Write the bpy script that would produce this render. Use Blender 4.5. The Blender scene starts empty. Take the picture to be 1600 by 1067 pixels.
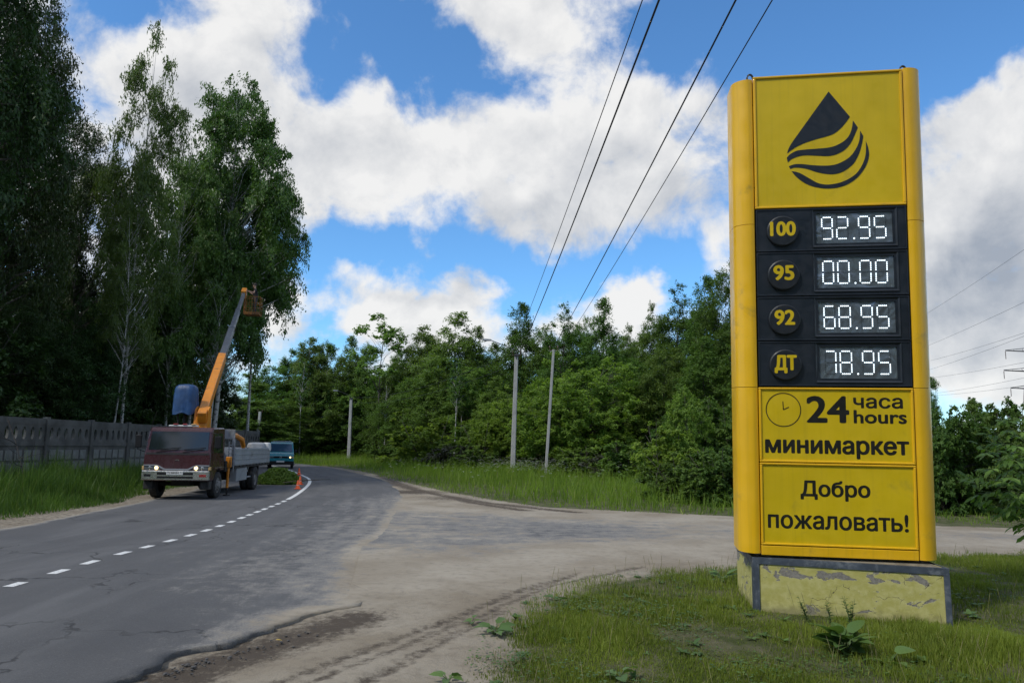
import bpy, bmesh, math, random
import numpy as np
from mathutils import Vector, Matrix
PI = math.pi
SC = bpy.context.scene
COL = SC.collection

# ------------------------------------------------------------------ camera
F_PX, CXP, CYP, CAM_H = 1150.0, 800.0, 533.5, 1.9
PITCH = math.atan((697 - 533.5) / F_PX)
ROLL = 0.0172
_F = np.array([0, math.cos(PITCH), math.sin(PITCH)])
_U0 = np.array([0, -math.sin(PITCH), math.cos(PITCH)])
_R0 = np.array([1.0, 0, 0])
_R = _R0 * math.cos(ROLL) + _U0 * math.sin(ROLL)
_U = -_R0 * math.sin(ROLL) + _U0 * math.cos(ROLL)
cam_data = bpy.data.cameras.new('camera')
cam = bpy.data.objects.new('camera', cam_data)
COL.objects.link(cam)
cam_data.sensor_width = 36.0
cam_data.lens = 36.0 * F_PX / 1600.0
cam_data.clip_start = 0.05
cam_data.clip_end = 3000
_m = Matrix.Identity(4)
for _i in range(3):
    _m[_i][0] = _R[_i]; _m[_i][1] = _U[_i]; _m[_i][2] = -_F[_i]
_m[2][3] = CAM_H
cam.matrix_world = _m
SC.camera = cam

def ray(px, py):
    """direction of the photograph's sight line (measuring aid for real-world positions)"""
    d = _F + _R * ((px - CXP) / F_PX) + _U * (-(py - CYP) / F_PX)
    return d
def G(px, py, z=0.0):
    d = ray(px, py); t = (z - CAM_H) / d[2]
    return np.array([d[0] * t, d[1] * t, z])
def P(px, py, depth):
    d = ray(px, py); t = depth / d[1]
    return np.array([d[0] * t, depth, CAM_H + d[2] * t])

# ------------------------------------------------------------------ sun, sky, exposure
SUN_EL, SUN_AZ = math.radians(50), math.atan2(-0.80, -0.60)
SUN_DIR = np.array([math.sin(SUN_AZ) * math.cos(SUN_EL), math.cos(SUN_AZ) * math.cos(SUN_EL), math.sin(SUN_EL)])
sun_d = bpy.data.lights.new('sun', 'SUN')
sun_d.energy = 2.0
sun_d.angle = math.radians(8)
sun_d.color = (1.0, 0.95, 0.86)
sun_o = bpy.data.objects.new('sun', sun_d)
COL.objects.link(sun_o)
sun_o.rotation_euler = Vector(SUN_DIR).to_track_quat('Z', 'Y').to_euler()
SC.view_settings.view_transform = 'Standard'
SC.view_settings.look = 'None'
SC.view_settings.exposure = EXPO = 0.35
SC.view_settings.gamma = 1.0
SC.cycles.max_bounces = 6
SC.cycles.diffuse_bounces = 3
SC.cycles.glossy_bounces = 3
SC.cycles.transparent_max_bounces = 6
SC.cycles.transmission_bounces = 3
SC.cycles.sample_clamp_indirect = 4.0

class NT:
    """small helper for writing node trees"""
    def __init__(s, tree): s.t = tree
    def n(s, typ, **kw):
        nd = s.t.nodes.new(typ)
        for k, v in kw.items(): setattr(nd, k, v)
        return nd
    def l(s, a, b): s.t.links.new(a, b)
    def put(s, sock, v):
        if isinstance(v, bpy.types.NodeSocket): s.l(v, sock)
        else: sock.default_value = v
    def math(s, op, a, b=0.0, c=None, clamp=False):
        nd = s.n('ShaderNodeMath', operation=op, use_clamp=clamp)
        s.put(nd.inputs[0], a); s.put(nd.inputs[1], b)
        if c is not None: s.put(nd.inputs[2], c)
        return nd.outputs[0]
    def vmath(s, op, a, b=(0, 0, 0), out=0):
        nd = s.n('ShaderNodeVectorMath', operation=op)
        s.put(nd.inputs[0], a); s.put(nd.inputs[1], b)
        return nd.outputs[out]
    def rng(s, v, a, b, c=0.0, d=1.0, smooth=True):
        nd = s.n('ShaderNodeMapRange', interpolation_type='SMOOTHSTEP' if smooth else 'LINEAR')
        s.put(nd.inputs[0], v)
        for i, q in enumerate((a, b, c, d)): s.put(nd.inputs[i + 1], q)
        return nd.outputs[0]
    def noise(s, vec, scale, detail=4.0, rough=0.55, dist=0.0):
        nd = s.n('ShaderNodeTexNoise')
        if vec is not None: s.l(vec, nd.inputs['Vector'])
        nd.inputs['Scale'].default_value = scale; nd.inputs['Detail'].default_value = detail
        nd.inputs['Roughness'].default_value = rough; nd.inputs['Distortion'].default_value = dist
        return nd.outputs[0]
    def mix(s, f, a, b, mode='MIX'):
        nd = s.n('ShaderNodeMix', data_type='RGBA', blend_type=mode)
        s.put(nd.inputs[0], f)
        for i, v in ((6, a), (7, b)):
            if isinstance(v, (tuple, list)) and len(v) == 3: v = (*v, 1.0)
            s.put(nd.inputs[i], v)
        return nd.outputs[2]
    def attr(s, name):
        return s.n('ShaderNodeAttribute', attribute_name=name)

world = bpy.data.worlds.new('World'); SC.world = world
world.use_nodes = True
def build_sky():
    t = world.node_tree; t.nodes.clear(); N = NT(t)
    out = N.n('ShaderNodeOutputWorld'); bg = N.n('ShaderNodeBackground')
    N.l(bg.outputs[0], out.inputs[0])
    STR = 0.1
    bg.inputs[1].default_value = STR
    sky = N.n('ShaderNodeTexSky', sky_type='NISHITA')
    sky.sun_disc = False
    sky.sun_elevation = SUN_EL; sky.sun_rotation = SUN_AZ % (2 * PI)
    sky.air_density = 1.0; sky.dust_density = 0.3; sky.ozone_density = 2.5
    d = N.n('ShaderNodeTexCoord').outputs['Generated']
    sep = N.n('ShaderNodeSeparateXYZ'); N.l(d, sep.inputs[0])
    z = sep.outputs[2]
    # clouds live on a flat layer high overhead: direction -> point on that layer
    zz = N.math('MAXIMUM', N.math('ADD', z, 0.22), 0.05)
    comb = N.n('ShaderNodeCombineXYZ')
    N.l(N.math('DIVIDE', sep.outputs[0], zz), comb.inputs[0]); N.l(N.math('DIVIDE', sep.outputs[1], zz), comb.inputs[1])
    pl = comb.outputs[0]
    warp = N.n('ShaderNodeTexNoise'); N.l(d, warp.inputs['Vector']); warp.inputs['Scale'].default_value = 6.0; warp.inputs['Detail'].default_value = 5.0
    wv = N.vmath('MULTIPLY', N.vmath('SUBTRACT', warp.outputs[1], (0.5, 0.5, 0.5)), (0.13, 0.13, 0.10))
    warp2 = N.n('ShaderNodeTexNoise'); N.l(d, warp2.inputs['Vector']); warp2.inputs['Scale'].default_value = 26.0; warp2.inputs['Detail'].default_value = 4.0
    wv2 = N.vmath('MULTIPLY', N.vmath('SUBTRACT', warp2.outputs[1], (0.5, 0.5, 0.5)), (0.055, 0.055, 0.05))
    dw = N.vmath('ADD', N.vmath('ADD', d, wv), wv2)
    def blob(px, py, rx, ry, w):
        c = ray(px, py); c = c / np.linalg.norm(c)
        q = N.vmath('SUBTRACT', dw, tuple(c))
        k = F_PX * 0.93
        q = N.vmath('MULTIPLY', q, (k / rx, k / rx, k / ry))
        ln = N.vmath('LENGTH', q, out=1)
        return N.rng(ln, 0.0, 1.0, w, 0.0)
    def total(items):
        acc = None
        for it in items:
            b = blob(*it)
            acc = b if acc is None else N.math('ADD', acc, b)
        return acc
    cover = total([
        # open blue (negative) and cloud (positive), sizes in photograph pixels
        (600, 40, 150, 80, -.75), (720, 110, 150, 110, -.75), (470, 90, 120, 60, -.28), (540, 130, 60, 45, -.3),
        (1090, 40, 130, 130, -.62), (1320, 40, 260, 150, -.95), (1500, 60, 160, 110, -.35), (210, 0, 90, 40, -.45),
        (600, 385, 300, 75, -.62), (880, 440, 300, 70, -.62), (1090, 400, 120, 80, -.5), (470, 400, 90, 110, -.3),
        (560, 520, 60, 30, -.35), (1440, 140, 120, 140, -.55), (800, 395, 160, 50, -.2),
        (430, 30, 160, 90, .40), (850, 30, 200, 110, .55), (400, 230, 520, 190, .55), (880, 230, 420, 170, .5),
        (560, 415, 90, 45, .75), (740, 435, 85, 50, .75), (640, 495, 190, 55, .75), (995, 470, 75, 70, 1.0),
        (490, 350, 50, 40, .6), (1130, 370, 70, 60, .45), (870, 385, 70, 50, .25), (460, 480, 60, 90, .5),
        (1560, 130, 110, 70, .75), (1540, 330, 260, 190, .65), (1520, 520, 240, 110, .5), (1120, 430, 90, 50, .2)])
    n_big = N.noise(pl, 1.7, 8.0, 0.58, 0.15)
    n_dir = N.noise(d, 9.0, 9.0, 0.62, 0.2)
    base = N.math('ADD', N.math('MULTIPLY', n_big, 1.15), N.math('MULTIPLY', n_dir, 2.1))
    dens = N.math('ADD', N.math('ADD', base, -1.46), cover)
    alpha = N.rng(dens, -0.10, 0.50)
    # body shading of the clouds: difference of density towards the sun, darker flat bases
    sh_v = N.vmath('ADD', d, (SUN_DIR[0] * 0.022, SUN_DIR[1] * 0.022, 0.020))
    n_sh = N.noise(sh_v, 9.0, 9.0, 0.62, 0.2)
    rel = N.math('ADD', N.math('MULTIPLY', N.math('SUBTRACT', n_dir, n_sh), 1.2), N.math('MULTIPLY', N.math('SUBTRACT', N.noise(d, 5.0, 3.0, 0.5), N.noise(N.vmath('ADD', d, (SUN_DIR[0] * 0.05, SUN_DIR[1] * 0.05, 0.045)), 5.0, 3.0, 0.5)), 1.5))
    grey = total([(760, 365, 300, 75, .42), (450, 330, 260, 60, .22), (1060, 290, 200, 90, .20), (330, 170, 160, 90, .16), (1540, 440, 220, 120, 1.05),
                  (1550, 290, 160, 70, .6), (680, 230, 300, 60, .10), (740, 460, 90, 22, .35), (610, 455, 120, 14, .15), (1500, 560, 200, 40, .25),
                  (995, 465, 90, 80, -.45), (640, 490, 190, 40, -.28), (560, 405, 90, 40, -.25), (1440, 400, 60, 60, -.4)])
    lit = N.math('ADD', N.math('SUBTRACT', 0.88, N.math('MULTIPLY', grey, 0.85)), rel)
    lit = N.math('ADD', lit, N.math('MULTIPLY', N.math('SUBTRACT', n_big, 0.5), -0.5))
    lit = N.math('MINIMUM', N.math('MAXIMUM', lit, 0.0), 1.0)
    ccol = N.mix(lit, (2.9, 3.2, 3.7), (7.1, 7.05, 6.95))
    skyc = N.mix(1.0, sky.outputs[0], (0.74, 1.20, 1.52), 'MULTIPLY')
    col = N.mix(N.math('MULTIPLY', alpha, 0.97), skyc, ccol)
    N.l(col, bg.inputs[0])
    world.cycles.sampling_method = 'MANUAL'
    world.cycles.sample_map_resolution = 512
build_sky()

# ------------------------------------------------------------------ object helpers
def tag(o, label=None, cat=None, group=None, kind=None):
    if label: o['label'] = label
    if cat: o['category'] = cat
    if group: o['group'] = group
    if kind: o['kind'] = kind
    return o
def thing(name, label, cat, loc=(0, 0, 0), rz=0.0, group=None):
    o = bpy.data.objects.new(name, None); COL.objects.link(o)
    o.empty_display_size = 0.3
    o.location = [float(v) for v in loc]; o.rotation_euler = (0, 0, rz)
    return tag(o, label, cat, group)
def children_of(o): return [c for c in bpy.data.objects if c.parent == o]
def copy_tree(o, parent=None):
    kids = children_of(o)
    c = o.copy(); COL.objects.link(c)
    if parent is not None: c.parent = parent
    for k in kids: copy_tree(k, c)
    return c
class MB:
    """collects shapes and links them as one mesh object"""
    def __init__(s): s.v = []; s.f = []; s.m = []; s.mi = 0; s.sm = []
        
    def add(s, vs, fs, smooth=False):
        o = len(s.v)
        s.v.extend([tuple(float(c) for c in v) for v in vs])
        for f in fs:
            s.f.append(tuple(i + o for i in f)); s.m.append(s.mi); s.sm.append(smooth)
        return s
    def mat(s, i): s.mi = i; return s
    def box(s, x0, x1, y0, y1, z0, z1, M=None, bev=0.0):
        if bev > 0:
            b = min(bev, (x1 - x0) * .45, (y1 - y0) * .45, (z1 - z0) * .45)
            bm = bmesh.new()
            bmesh.ops.create_cube(bm, size=1.0)
            for v in bm.verts:
                v.co = Vector((x0 + (v.co.x + .5) * (x1 - x0), y0 + (v.co.y + .5) * (y1 - y0), z0 + (v.co.z + .5) * (z1 - z0)))
            bmesh.ops.bevel(bm, geom=list(bm.edges), offset=b, segments=2, profile=0.5, affect='EDGES')
            bm.verts.ensure_lookup_table()
            vs = [v.co.copy() for v in bm.verts]; fs = [[v.index for v in f.verts] for f in bm.faces]
            bm.free()
        else:
            vs = [Vector((x, y, z)) for z in (z0, z1) for y in (y0, y1) for x in (x0, x1)]
            fs = [(0, 2, 3, 1), (4, 5, 7, 6), (0, 1, 5, 4), (2, 6, 7, 3), (0, 4, 6, 2), (1, 3, 7, 5)]
        if M is not None: vs = [M @ v for v in vs]
        return s.add(vs, fs)
    def tube(s, pts, radii, seg=8, cap=True, smooth=True):
        pts = [np.array(p, float) for p in pts]; n = len(pts)
        if not hasattr(radii, '__len__'): radii = [radii] * n
        vs = []; fs = []
        for i in range(n):
            t = pts[min(i + 1, n - 1)] - pts[max(i - 1, 0)]
            t = t / (np.linalg.norm(t) + 1e-9)
            a = np.cross(t, (0, 0, 1.0) if abs(t[2]) < .9 else (1.0, 0, 0)); a /= np.linalg.norm(a); b = np.cross(t, a)
            for k in range(seg):
                w = 2 * PI * k / seg
                vs.append(pts[i] + radii[i] * (a * math.cos(w) + b * math.sin(w)))
        for i in range(n - 1):
            for k in range(seg):
                q = (k + 1) % seg
                fs.append((i * seg + k, i * seg + q, (i + 1) * seg + q, (i + 1) * seg + k))
        s.add(vs, fs, smooth)
        if cap:
            s.add(vs[:seg], [tuple(range(seg))[::-1]]); s.add(vs[-seg:], [tuple(range(seg))])
        return s
    def lathe(s, prof, c=(0, 0, 0), axis='z', seg=20, smooth=True):
        """prof: list of (radius, height)"""
        vs = []; fs = []; n = len(prof)
        for r, h in prof:
            for k in range(seg):
                w = 2 * PI * k / seg; a, b = r * math.cos(w), r * math.sin(w)
                p = {'z': (a, b, h), 'x': (h, a, b), 'y': (b, h, a)}[axis]
                vs.append((p[0] + c[0], p[1] + c[1], p[2] + c[2]))
        for i in range(n - 1):
            for k in range(seg):
                q = (k + 1) % seg
                fs.append((i * seg + k, i * seg + q, (i + 1) * seg + q, (i + 1) * seg + k))
        return s.add(vs, fs, smooth)
    def prism(s, pts2, y0, y1, plane='xz'):
        """extrude a 2-D outline; plane xz extrudes along y, yz along x, xy along z"""
        n = len(pts2); vs = []
        for e in (y0, y1):
            for a, b in pts2:
                vs.append({'xz': (a, e, b), 'yz': (e, a, b), 'xy': (a, b, e)}[plane])
        fs = [tuple(range(n)), tuple(range(n, 2 * n))[::-1]]
        for i in range(n):
            j = (i + 1) % n
            fs.append((i, n + i, n + j, j))
        return s.add(vs, fs)
    def build(s, name, mats, parent=None, recalc=True):
        me = bpy.data.meshes.new(name)
        me.from_pydata(s.v, [], s.f)
        if not isinstance(mats, (list, tuple)): mats = [mats]
        for m in mats: me.materials.append(m)
        me.polygons.foreach_set('material_index', s.m)
        me.polygons.foreach_set('use_smooth', s.sm)
        if recalc:
            bm = bmesh.new(); bm.from_mesh(me)
            bmesh.ops.recalc_face_normals(bm, faces=bm.faces)
            bm.to_mesh(me); bm.free()
        me.update()
        o = bpy.data.objects.new(name, me); COL.objects.link(o)
        if parent is not None: o.parent = parent
        return o
def np_mesh(name, verts, faces, mat, parent=None, attrs=None, smooth=False, link=True):
    """fast mesh from arrays; faces is (n,3) or (n,4); attrs: {name: per-vertex floats}"""
    verts = np.asarray(verts, np.float32); faces = np.asarray(faces, np.int32)
    me = bpy.data.meshes.new(name)
    me.vertices.add(len(verts)); me.vertices.foreach_set('co', verts.ravel())
    k = faces.shape[1]
    me.loops.add(faces.size); me.loops.foreach_set('vertex_index', faces.ravel())
    me.polygons.add(len(faces))
    me.polygons.foreach_set('loop_start', np.arange(len(faces), dtype=np.int32) * k)
    me.polygons.foreach_set('loop_total', np.full(len(faces), k, np.int32))
    if smooth: me.polygons.foreach_set('use_smooth', np.ones(len(faces), bool))
    for an, av in (attrs or {}).items():
        a = me.attributes.new(an, 'FLOAT', 'POINT'); a.data.foreach_set('value', np.asarray(av, np.float32).ravel())
    me.materials.append(mat)
    me.update(calc_edges=True)
    if not link: return me
    o = bpy.data.objects.new(name, me); COL.objects.link(o)
    if parent is not None: o.parent = parent
    return o

# ------------------------------------------------------------------ materials
def new_mat(name):
    m = bpy.data.materials.new(name); m.use_nodes = True
    t = m.node_tree
    return m, NT(t), t.nodes['Principled BSDF']
def mat_paint(name, col, rough=0.45, var=0.12, scale=3.0, metal=0.0, spec=0.5, bump=0.0, dirt=None, dirt_amt=0.0, dscale=2.0, coat=0.0, bscale=60):
    """a painted or plain surface with uneven tone, worn roughness and optional dirt"""
    m, N, b = new_mat(name)
    o = N.n('ShaderNodeTexCoord').outputs['Object']
    n1 = N.noise(o, scale, 6.0, 0.6)
    f = N.rng(n1, 0.3, 0.7, 1 - var, 1 + var * .6)
    c = N.mix(1.0, (*col, 1), N.n('ShaderNodeCombineColor').outputs[0], 'MULTIPLY')
    cc = c.node.inputs[7].links[0].from_node
    for i in range(3): N.l(f, cc.inputs[i])
    if dirt is not None:
        n2 = N.noise(o, dscale, 9.0, 0.68, 0.4)
        c = N.mix(N.rng(n2, 0.62 - dirt_amt * .35, 0.78 - dirt_amt * .25, 0.0, min(1.0, .5 + dirt_amt)), c, dirt)
    N.put(b.inputs['Base Color'], c)
    N.put(b.inputs['Roughness'], N.rng(N.noise(o, scale * 4, 5.0), 0.3, 0.7, max(0.02, rough - .1), min(1, rough + .12)))
    b.inputs['Metallic'].default_value = metal
    b.inputs['Specular IOR Level'].default_value = spec
    b.inputs['Coat Weight'].default_value = coat
    if bump > 0:
        bp = N.n('ShaderNodeBump'); bp.inputs['Strength'].default_value = bump; bp.inputs['Distance'].default_value = 0.02
        N.l(N.noise(o, bscale, 6.0, 0.6), bp.inputs['Height']); N.l(bp.outputs[0], b.inputs['Normal'])
    return m
def mat_glass_dark(name, col=(0.012, 0.016, 0.018), rough=0.05):
    m, N, b = new_mat(name)
    b.inputs['Base Color'].default_value = (*col, 1)
    b.inputs['Roughness'].default_value = rough
    b.inputs['Specular IOR Level'].default_value = 0.7
    return m
def mat_emit(name, col, strength):
    m, N, b = new_mat(name)
    b.inputs['Base Color'].default_value = (*col, 1)
    b.inputs['Emission Color'].default_value = (*col, 1)
    b.inputs['Emission Strength'].default_value = strength
    return m
# ------------------------------------------------------------------ ground materials
def dirt_nodes(N, pos):
    n1 = N.noise(pos, 0.6, 8.0, 0.62, 0.3); n2 = N.noise(pos, 7.0, 7.0, 0.65); n3 = N.noise(pos, 60.0, 5.0, 0.7)
    c = N.mix(N.rng(n1, 0.3, 0.7), (0.245, 0.205, 0.150), (0.350, 0.308, 0.242))
    c = N.mix(N.rng(n2, 0.45, 0.75, 0.0, 0.55), c, (0.17, 0.14, 0.105))
    c = N.mix(N.rng(n3, 0.55, 0.8, 0.0, 0.5), c, (0.40, 0.36, 0.31))
    return c
def asphalt_material():
    m, N, b = new_mat('asphalt')
    geo = N.n('ShaderNodeNewGeometry'); pos = geo.outputs['Position']
    dust = N.attr('dust').outputs['Fac']; along = N.attr('along').outputs['Fac']; across = N.attr('across').outputs['Fac']
    cmb = N.n('ShaderNodeCombineXYZ')
    N.l(N.math('MULTIPLY', along, 0.12), cmb.inputs[0]); N.l(across, cmb.inputs[1])
    streak = N.noise(cmb.outputs[0], 1.3, 8.0, 0.62, 0.2)
    fine = N.noise(pos, 130.0, 4.0, 0.75); mid = N.noise(pos, 9.0, 8.0, 0.7); big = N.noise(pos, 0.45, 6.0, 0.6, 0.5)
    c = N.mix(N.rng(fine, 0.25, 0.75, smooth=False), (0.050, 0.050, 0.052), (0.128, 0.127, 0.128))
    grit = N.noise(pos, 42.0, 3.0, 0.8)
    c = N.mix(N.rng(mid, 0.35, 0.75, 0.0, 0.45), c, (0.086, 0.086, 0.088))
    c = N.mix(N.rng(grit, 0.58, 0.72, 0.0, 0.55), c, (0.21, 0.208, 0.205)); c = N.mix(N.rng(grit, 0.42, 0.30, 0.0, 0.5), c, (0.030, 0.030, 0.033))
    c = N.mix(N.rng(streak, 0.42, 0.70, 0.0, 0.40), c, (0.165, 0.163, 0.162))
    c = N.mix(N.rng(big, 0.50, 0.68, 0.0, 0.5), c, (0.068, 0.068, 0.071))
    # wheel tracks worn smooth and paler, two to a lane
    # cracks
    wz = N.n('ShaderNodeTexNoise'); N.l(pos, wz.inputs['Vector']); wz.inputs['Scale'].default_value = 1.6; wz.inputs['Detail'].default_value = 6
    wp = N.vmath('ADD', pos, N.vmath('MULTIPLY', N.vmath('SUBTRACT', wz.outputs[1], (.5, .5, .5)), (1.5, 1.5, 0)))
    vo = N.n('ShaderNodeTexVoronoi', feature='DISTANCE_TO_EDGE'); N.l(wp, vo.inputs['Vector']); vo.inputs['Scale'].default_value = 0.34
    crack = N.rng(vo.outputs[0], 0.003, 0.011, 1.0, 0.0)
    crack = N.math('MULTIPLY', crack, N.rng(N.noise(pos, 0.5, 4.0), 0.46, 0.54))
    # repaired squares
    ck = N.n('ShaderNodeTexVoronoi', feature='F1', distance='CHEBYCHEV'); N.l(pos, ck.inputs['Vector']); ck.inputs['Scale'].default_value = 0.16
    patch = N.rng(N.math('ADD', ck.outputs[0], N.math('MULTIPLY', N.noise(pos, 3.0, 5.0), 0.06)), 0.215, 0.225, 1.0, 0.0)
    c = N.mix(N.math('MULTIPLY', patch, 0.30), c, (0.15, 0.152, 0.158))
    c = N.mix(N.math('MULTIPLY', crack, 0.75), c, (0.03, 0.03, 0.03))
    # blown sand
    dn = N.math('ADD', N.math('MULTIPLY', N.noise(cmb.outputs[0], 2.6, 9.0, 0.68, 0.3), 0.45), N.math('MULTIPLY', N.noise(pos, 2.6, 10.0, 0.75), 0.87))
    dm = N.math('ADD', dust, N.math('MULTIPLY', N.math('SUBTRACT', dn, 0.66), N.math('MULTIPLY', N.rng(dust, 0.0, 0.15), 1.7)))
    dm = N.math('ADD', dm, N.math('MULTIPLY', N.math('SUBTRACT', fine, 0.5), 0.55))
    dm = N.rng(dm, 0.12, 0.95)
    c = N.mix(N.math('MULTIPLY', N.rng(dm, 0.0, 0.6), 0.85), c, N.mix(N.rng(grit, .3, .7), (0.15, 0.143, 0.132), (0.27, 0.255, 0.232)))
    c = N.mix(N.rng(dm, 0.5, 1.0), c, dirt_nodes(N, pos))
    N.l(c, b.inputs['Base Color'])
    b.inputs['Roughness'].default_value = 0.86; b.inputs['Specular IOR Level'].default_value = 0.35
    bp = N.n('ShaderNodeBump'); bp.inputs['Strength'].default_value = 0.5; bp.inputs['Distance'].default_value = 0.012
    N.l(N.math('SUBTRACT', N.math('ADD', fine, N.math('MULTIPLY', mid, 0.8)), N.math('MULTIPLY', crack, 1.5)), bp.inputs['Height'])
    N.l(bp.outputs[0], b.inputs['Normal'])
    return m
def dirt_material():
    m, N, b = new_mat('dirt')
    pos = N.n('ShaderNodeNewGeometry').outputs['Position']
    c = dirt_nodes(N, pos)
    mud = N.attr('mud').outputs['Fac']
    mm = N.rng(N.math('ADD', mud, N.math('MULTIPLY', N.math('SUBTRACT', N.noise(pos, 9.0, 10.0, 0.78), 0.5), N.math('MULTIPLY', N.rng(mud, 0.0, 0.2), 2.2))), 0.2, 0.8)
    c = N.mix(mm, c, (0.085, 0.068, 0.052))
    soil = N.attr('soil').outputs['Fac']
    sc_ = N.mix(N.rng(N.noise(pos, 2.1, 8.0, 0.65), 0.38, 0.66), (0.055, 0.068, 0.020), (0.125, 0.115, 0.068))
    sf = N.rng(N.math('ADD', soil, N.math('MULTIPLY', N.math('SUBTRACT', N.noise(pos, 5.0, 8.0, 0.7), 0.5), N.rng(soil, 0.0, 0.2))), 0.25, 0.8)
    c = N.mix(sf, c, sc_)
    N.l(c, b.inputs['Base Color']); b.inputs['Roughness'].default_value = 0.95; b.inputs['Specular IOR Level'].default_value = 0.2
    bp = N.n('ShaderNodeBump'); bp.inputs['Strength'].default_value = 0.8; bp.inputs['Distance'].default_value = 0.03
    N.l(N.math('ADD', N.noise(pos, 14.0, 9.0, 0.72), N.math('MULTIPLY', N.noise(pos, 80.0, 4.0, 0.7), 0.4)), bp.inputs['Height'])
    N.l(bp.outputs[0], b.inputs['Normal'])
    return m
def soil_material():
    m, N, b = new_mat('soil')
    pos = N.n('ShaderNodeNewGeometry').outputs['Position']
    c = N.mix(N.rng(N.noise(pos, 1.1, 8.0, 0.65), 0.40, 0.62), (0.035, 0.050, 0.014), (0.12, 0.105, 0.062))
    c = N.mix(N.rng(N.noise(pos, 25.0, 6.0, 0.7), 0.4, 0.7, 0.0, 0.7), c, (0.045, 0.048, 0.018))
    N.l(c, b.inputs['Base Color']); b.inputs['Roughness'].default_value = 1.0; b.inputs['Specular IOR Level'].default_value = 0.1
    bp = N.n('ShaderNodeBump'); bp.inputs['Strength'].default_value = 1.0; bp.inputs['Distance'].default_value = 0.05
    N.l(N.noise(pos, 12.0, 8.0, 0.7), bp.inputs['Height']); N.l(bp.outputs[0], b.inputs['Normal'])
    return m
def leaf_material(name, dark, light, yellow=(0.16, 0.15, 0.03), trans=0.35, objvar=0.25, rough=0.45, spec=0.35):
    m, N, b = new_mat(name)
    tint = N.attr('tint').outputs['Fac']
    c = N.mix(N.rng(tint, 0.0, 0.9, smooth=False), dark, light)
    c = N.mix(N.rng(tint, 0.93, 1.0, 0.0, 0.6), c, yellow)
    if objvar > 0:
        r = N.n('ShaderNodeObjectInfo').outputs['Random']
        hs = N.n('ShaderNodeHueSaturation')
        N.l(c, hs.inputs['Color'])
        N.l(N.math('ADD', 0.5 - 0.018, N.math('MULTIPLY', r, 0.036)), hs.inputs['Hue'])
        N.l(N.math('ADD', 1 - objvar, N.math('MULTIPLY', N.math('FRACT', N.math('MULTIPLY', r, 7.31)), 2 * objvar)), hs.inputs['Value'])
        c = hs.outputs[0]
    N.l(c, b.inputs['Base Color']); b.inputs['Roughness'].default_value = rough; b.inputs['Specular IOR Level'].default_value = spec
    tr = N.n('ShaderNodeBsdfTranslucent'); N.l(N.mix(1.0, c, (1.15, 1.25, 0.55, 1), 'MULTIPLY'), tr.inputs[0])
    ms = N.n('ShaderNodeMixShader'); ms.inputs[0].default_value = trans
    out = N.t.nodes['Material Output']
    N.l(b.outputs[0], ms.inputs[1]); N.l(tr.outputs[0], ms.inputs[2]); N.l(ms.outputs[0], out.inputs[0])
    return m
M_ASPHALT = asphalt_material(); M_DIRT = dirt_material(); M_SOIL = soil_material()

# ------------------------------------------------------------------ the roads' courses (metres)
def spline(pts, n):
    pts = np.array(pts, float)
    t = np.concatenate([[0], np.cumsum(np.linalg.norm(np.diff(pts[:, :2], axis=0), axis=1))])
    # Catmull-Rom through the points
    u = np.linspace(0, t[-1], n); out = []
    for q in u:
        i = int(np.clip(np.searchsorted(t, q, 'right') - 1, 0, len(pts) - 2))
        p0, p1, p2, p3 = pts[max(i - 1, 0)], pts[i], pts[i + 1], pts[min(i + 2, len(pts) - 1)]
        h = t[i + 1] - t[i]; w = (q - t[i]) / h
        m1 = (p2 - p0) / (t[min(i + 1, len(t) - 1)] - t[max(i - 1, 0)]) * h; m2 = (p3 - p1) / (t[min(i + 2, len(t) - 1)] - t[i]) * h
        out.append((2 * w**3 - 3 * w**2 + 1) * p1 + (w**3 - 2 * w**2 + w) * m1 + (-2 * w**3 + 3 * w**2) * p2 + (w**3 - w**2) * m2)
    return np.array(out)
def smooth_line(a, it):
    a = a.copy()
    for _ in range(it): a[1:-1] = (a[:-2] + 2 * a[1:-1] + a[2:]) / 4
    return a
CEN_PTS = [(-6.25, -6.5), (-6.35, 2.2)] + [tuple(G(*q)[:2]) for q in ((25, 914), (188, 864), (300, 837), (400, 800.5), (450, 780.5), (475, 764), (484, 754), (480, 746))] + [(-19, 60), (-28, 74), (-46, 89), (-76, 100)]
CEN = smooth_line(spline(CEN_PTS, 500), 40)
_tan = np.gradient(CEN, axis=0); _tan /= np.linalg.norm(_tan, axis=1)[:, None]
NOR = np.stack([_tan[:, 1], -_tan[:, 0]], 1)            # to the right of the road
S_LEN = np.concatenate([[0], np.cumsum(np.linalg.norm(np.diff(CEN, axis=0), axis=1))])
def fbm1(x, seed, oct=5, f0=0.35, g=0.55):
    r = np.random.RandomState(seed); y = np.zeros_like(x); a = 1
    for o in range(oct):
        tab = r.uniform(-1, 1, 4096); p = x * f0 * 2**o + 100; i = np.floor(p).astype(int); w = p - i; w = w * w * (3 - 2 * w)
        y += a * (tab[i % 4096] * (1 - w) + tab[(i + 1) % 4096] * w); a *= g
    return y
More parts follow.
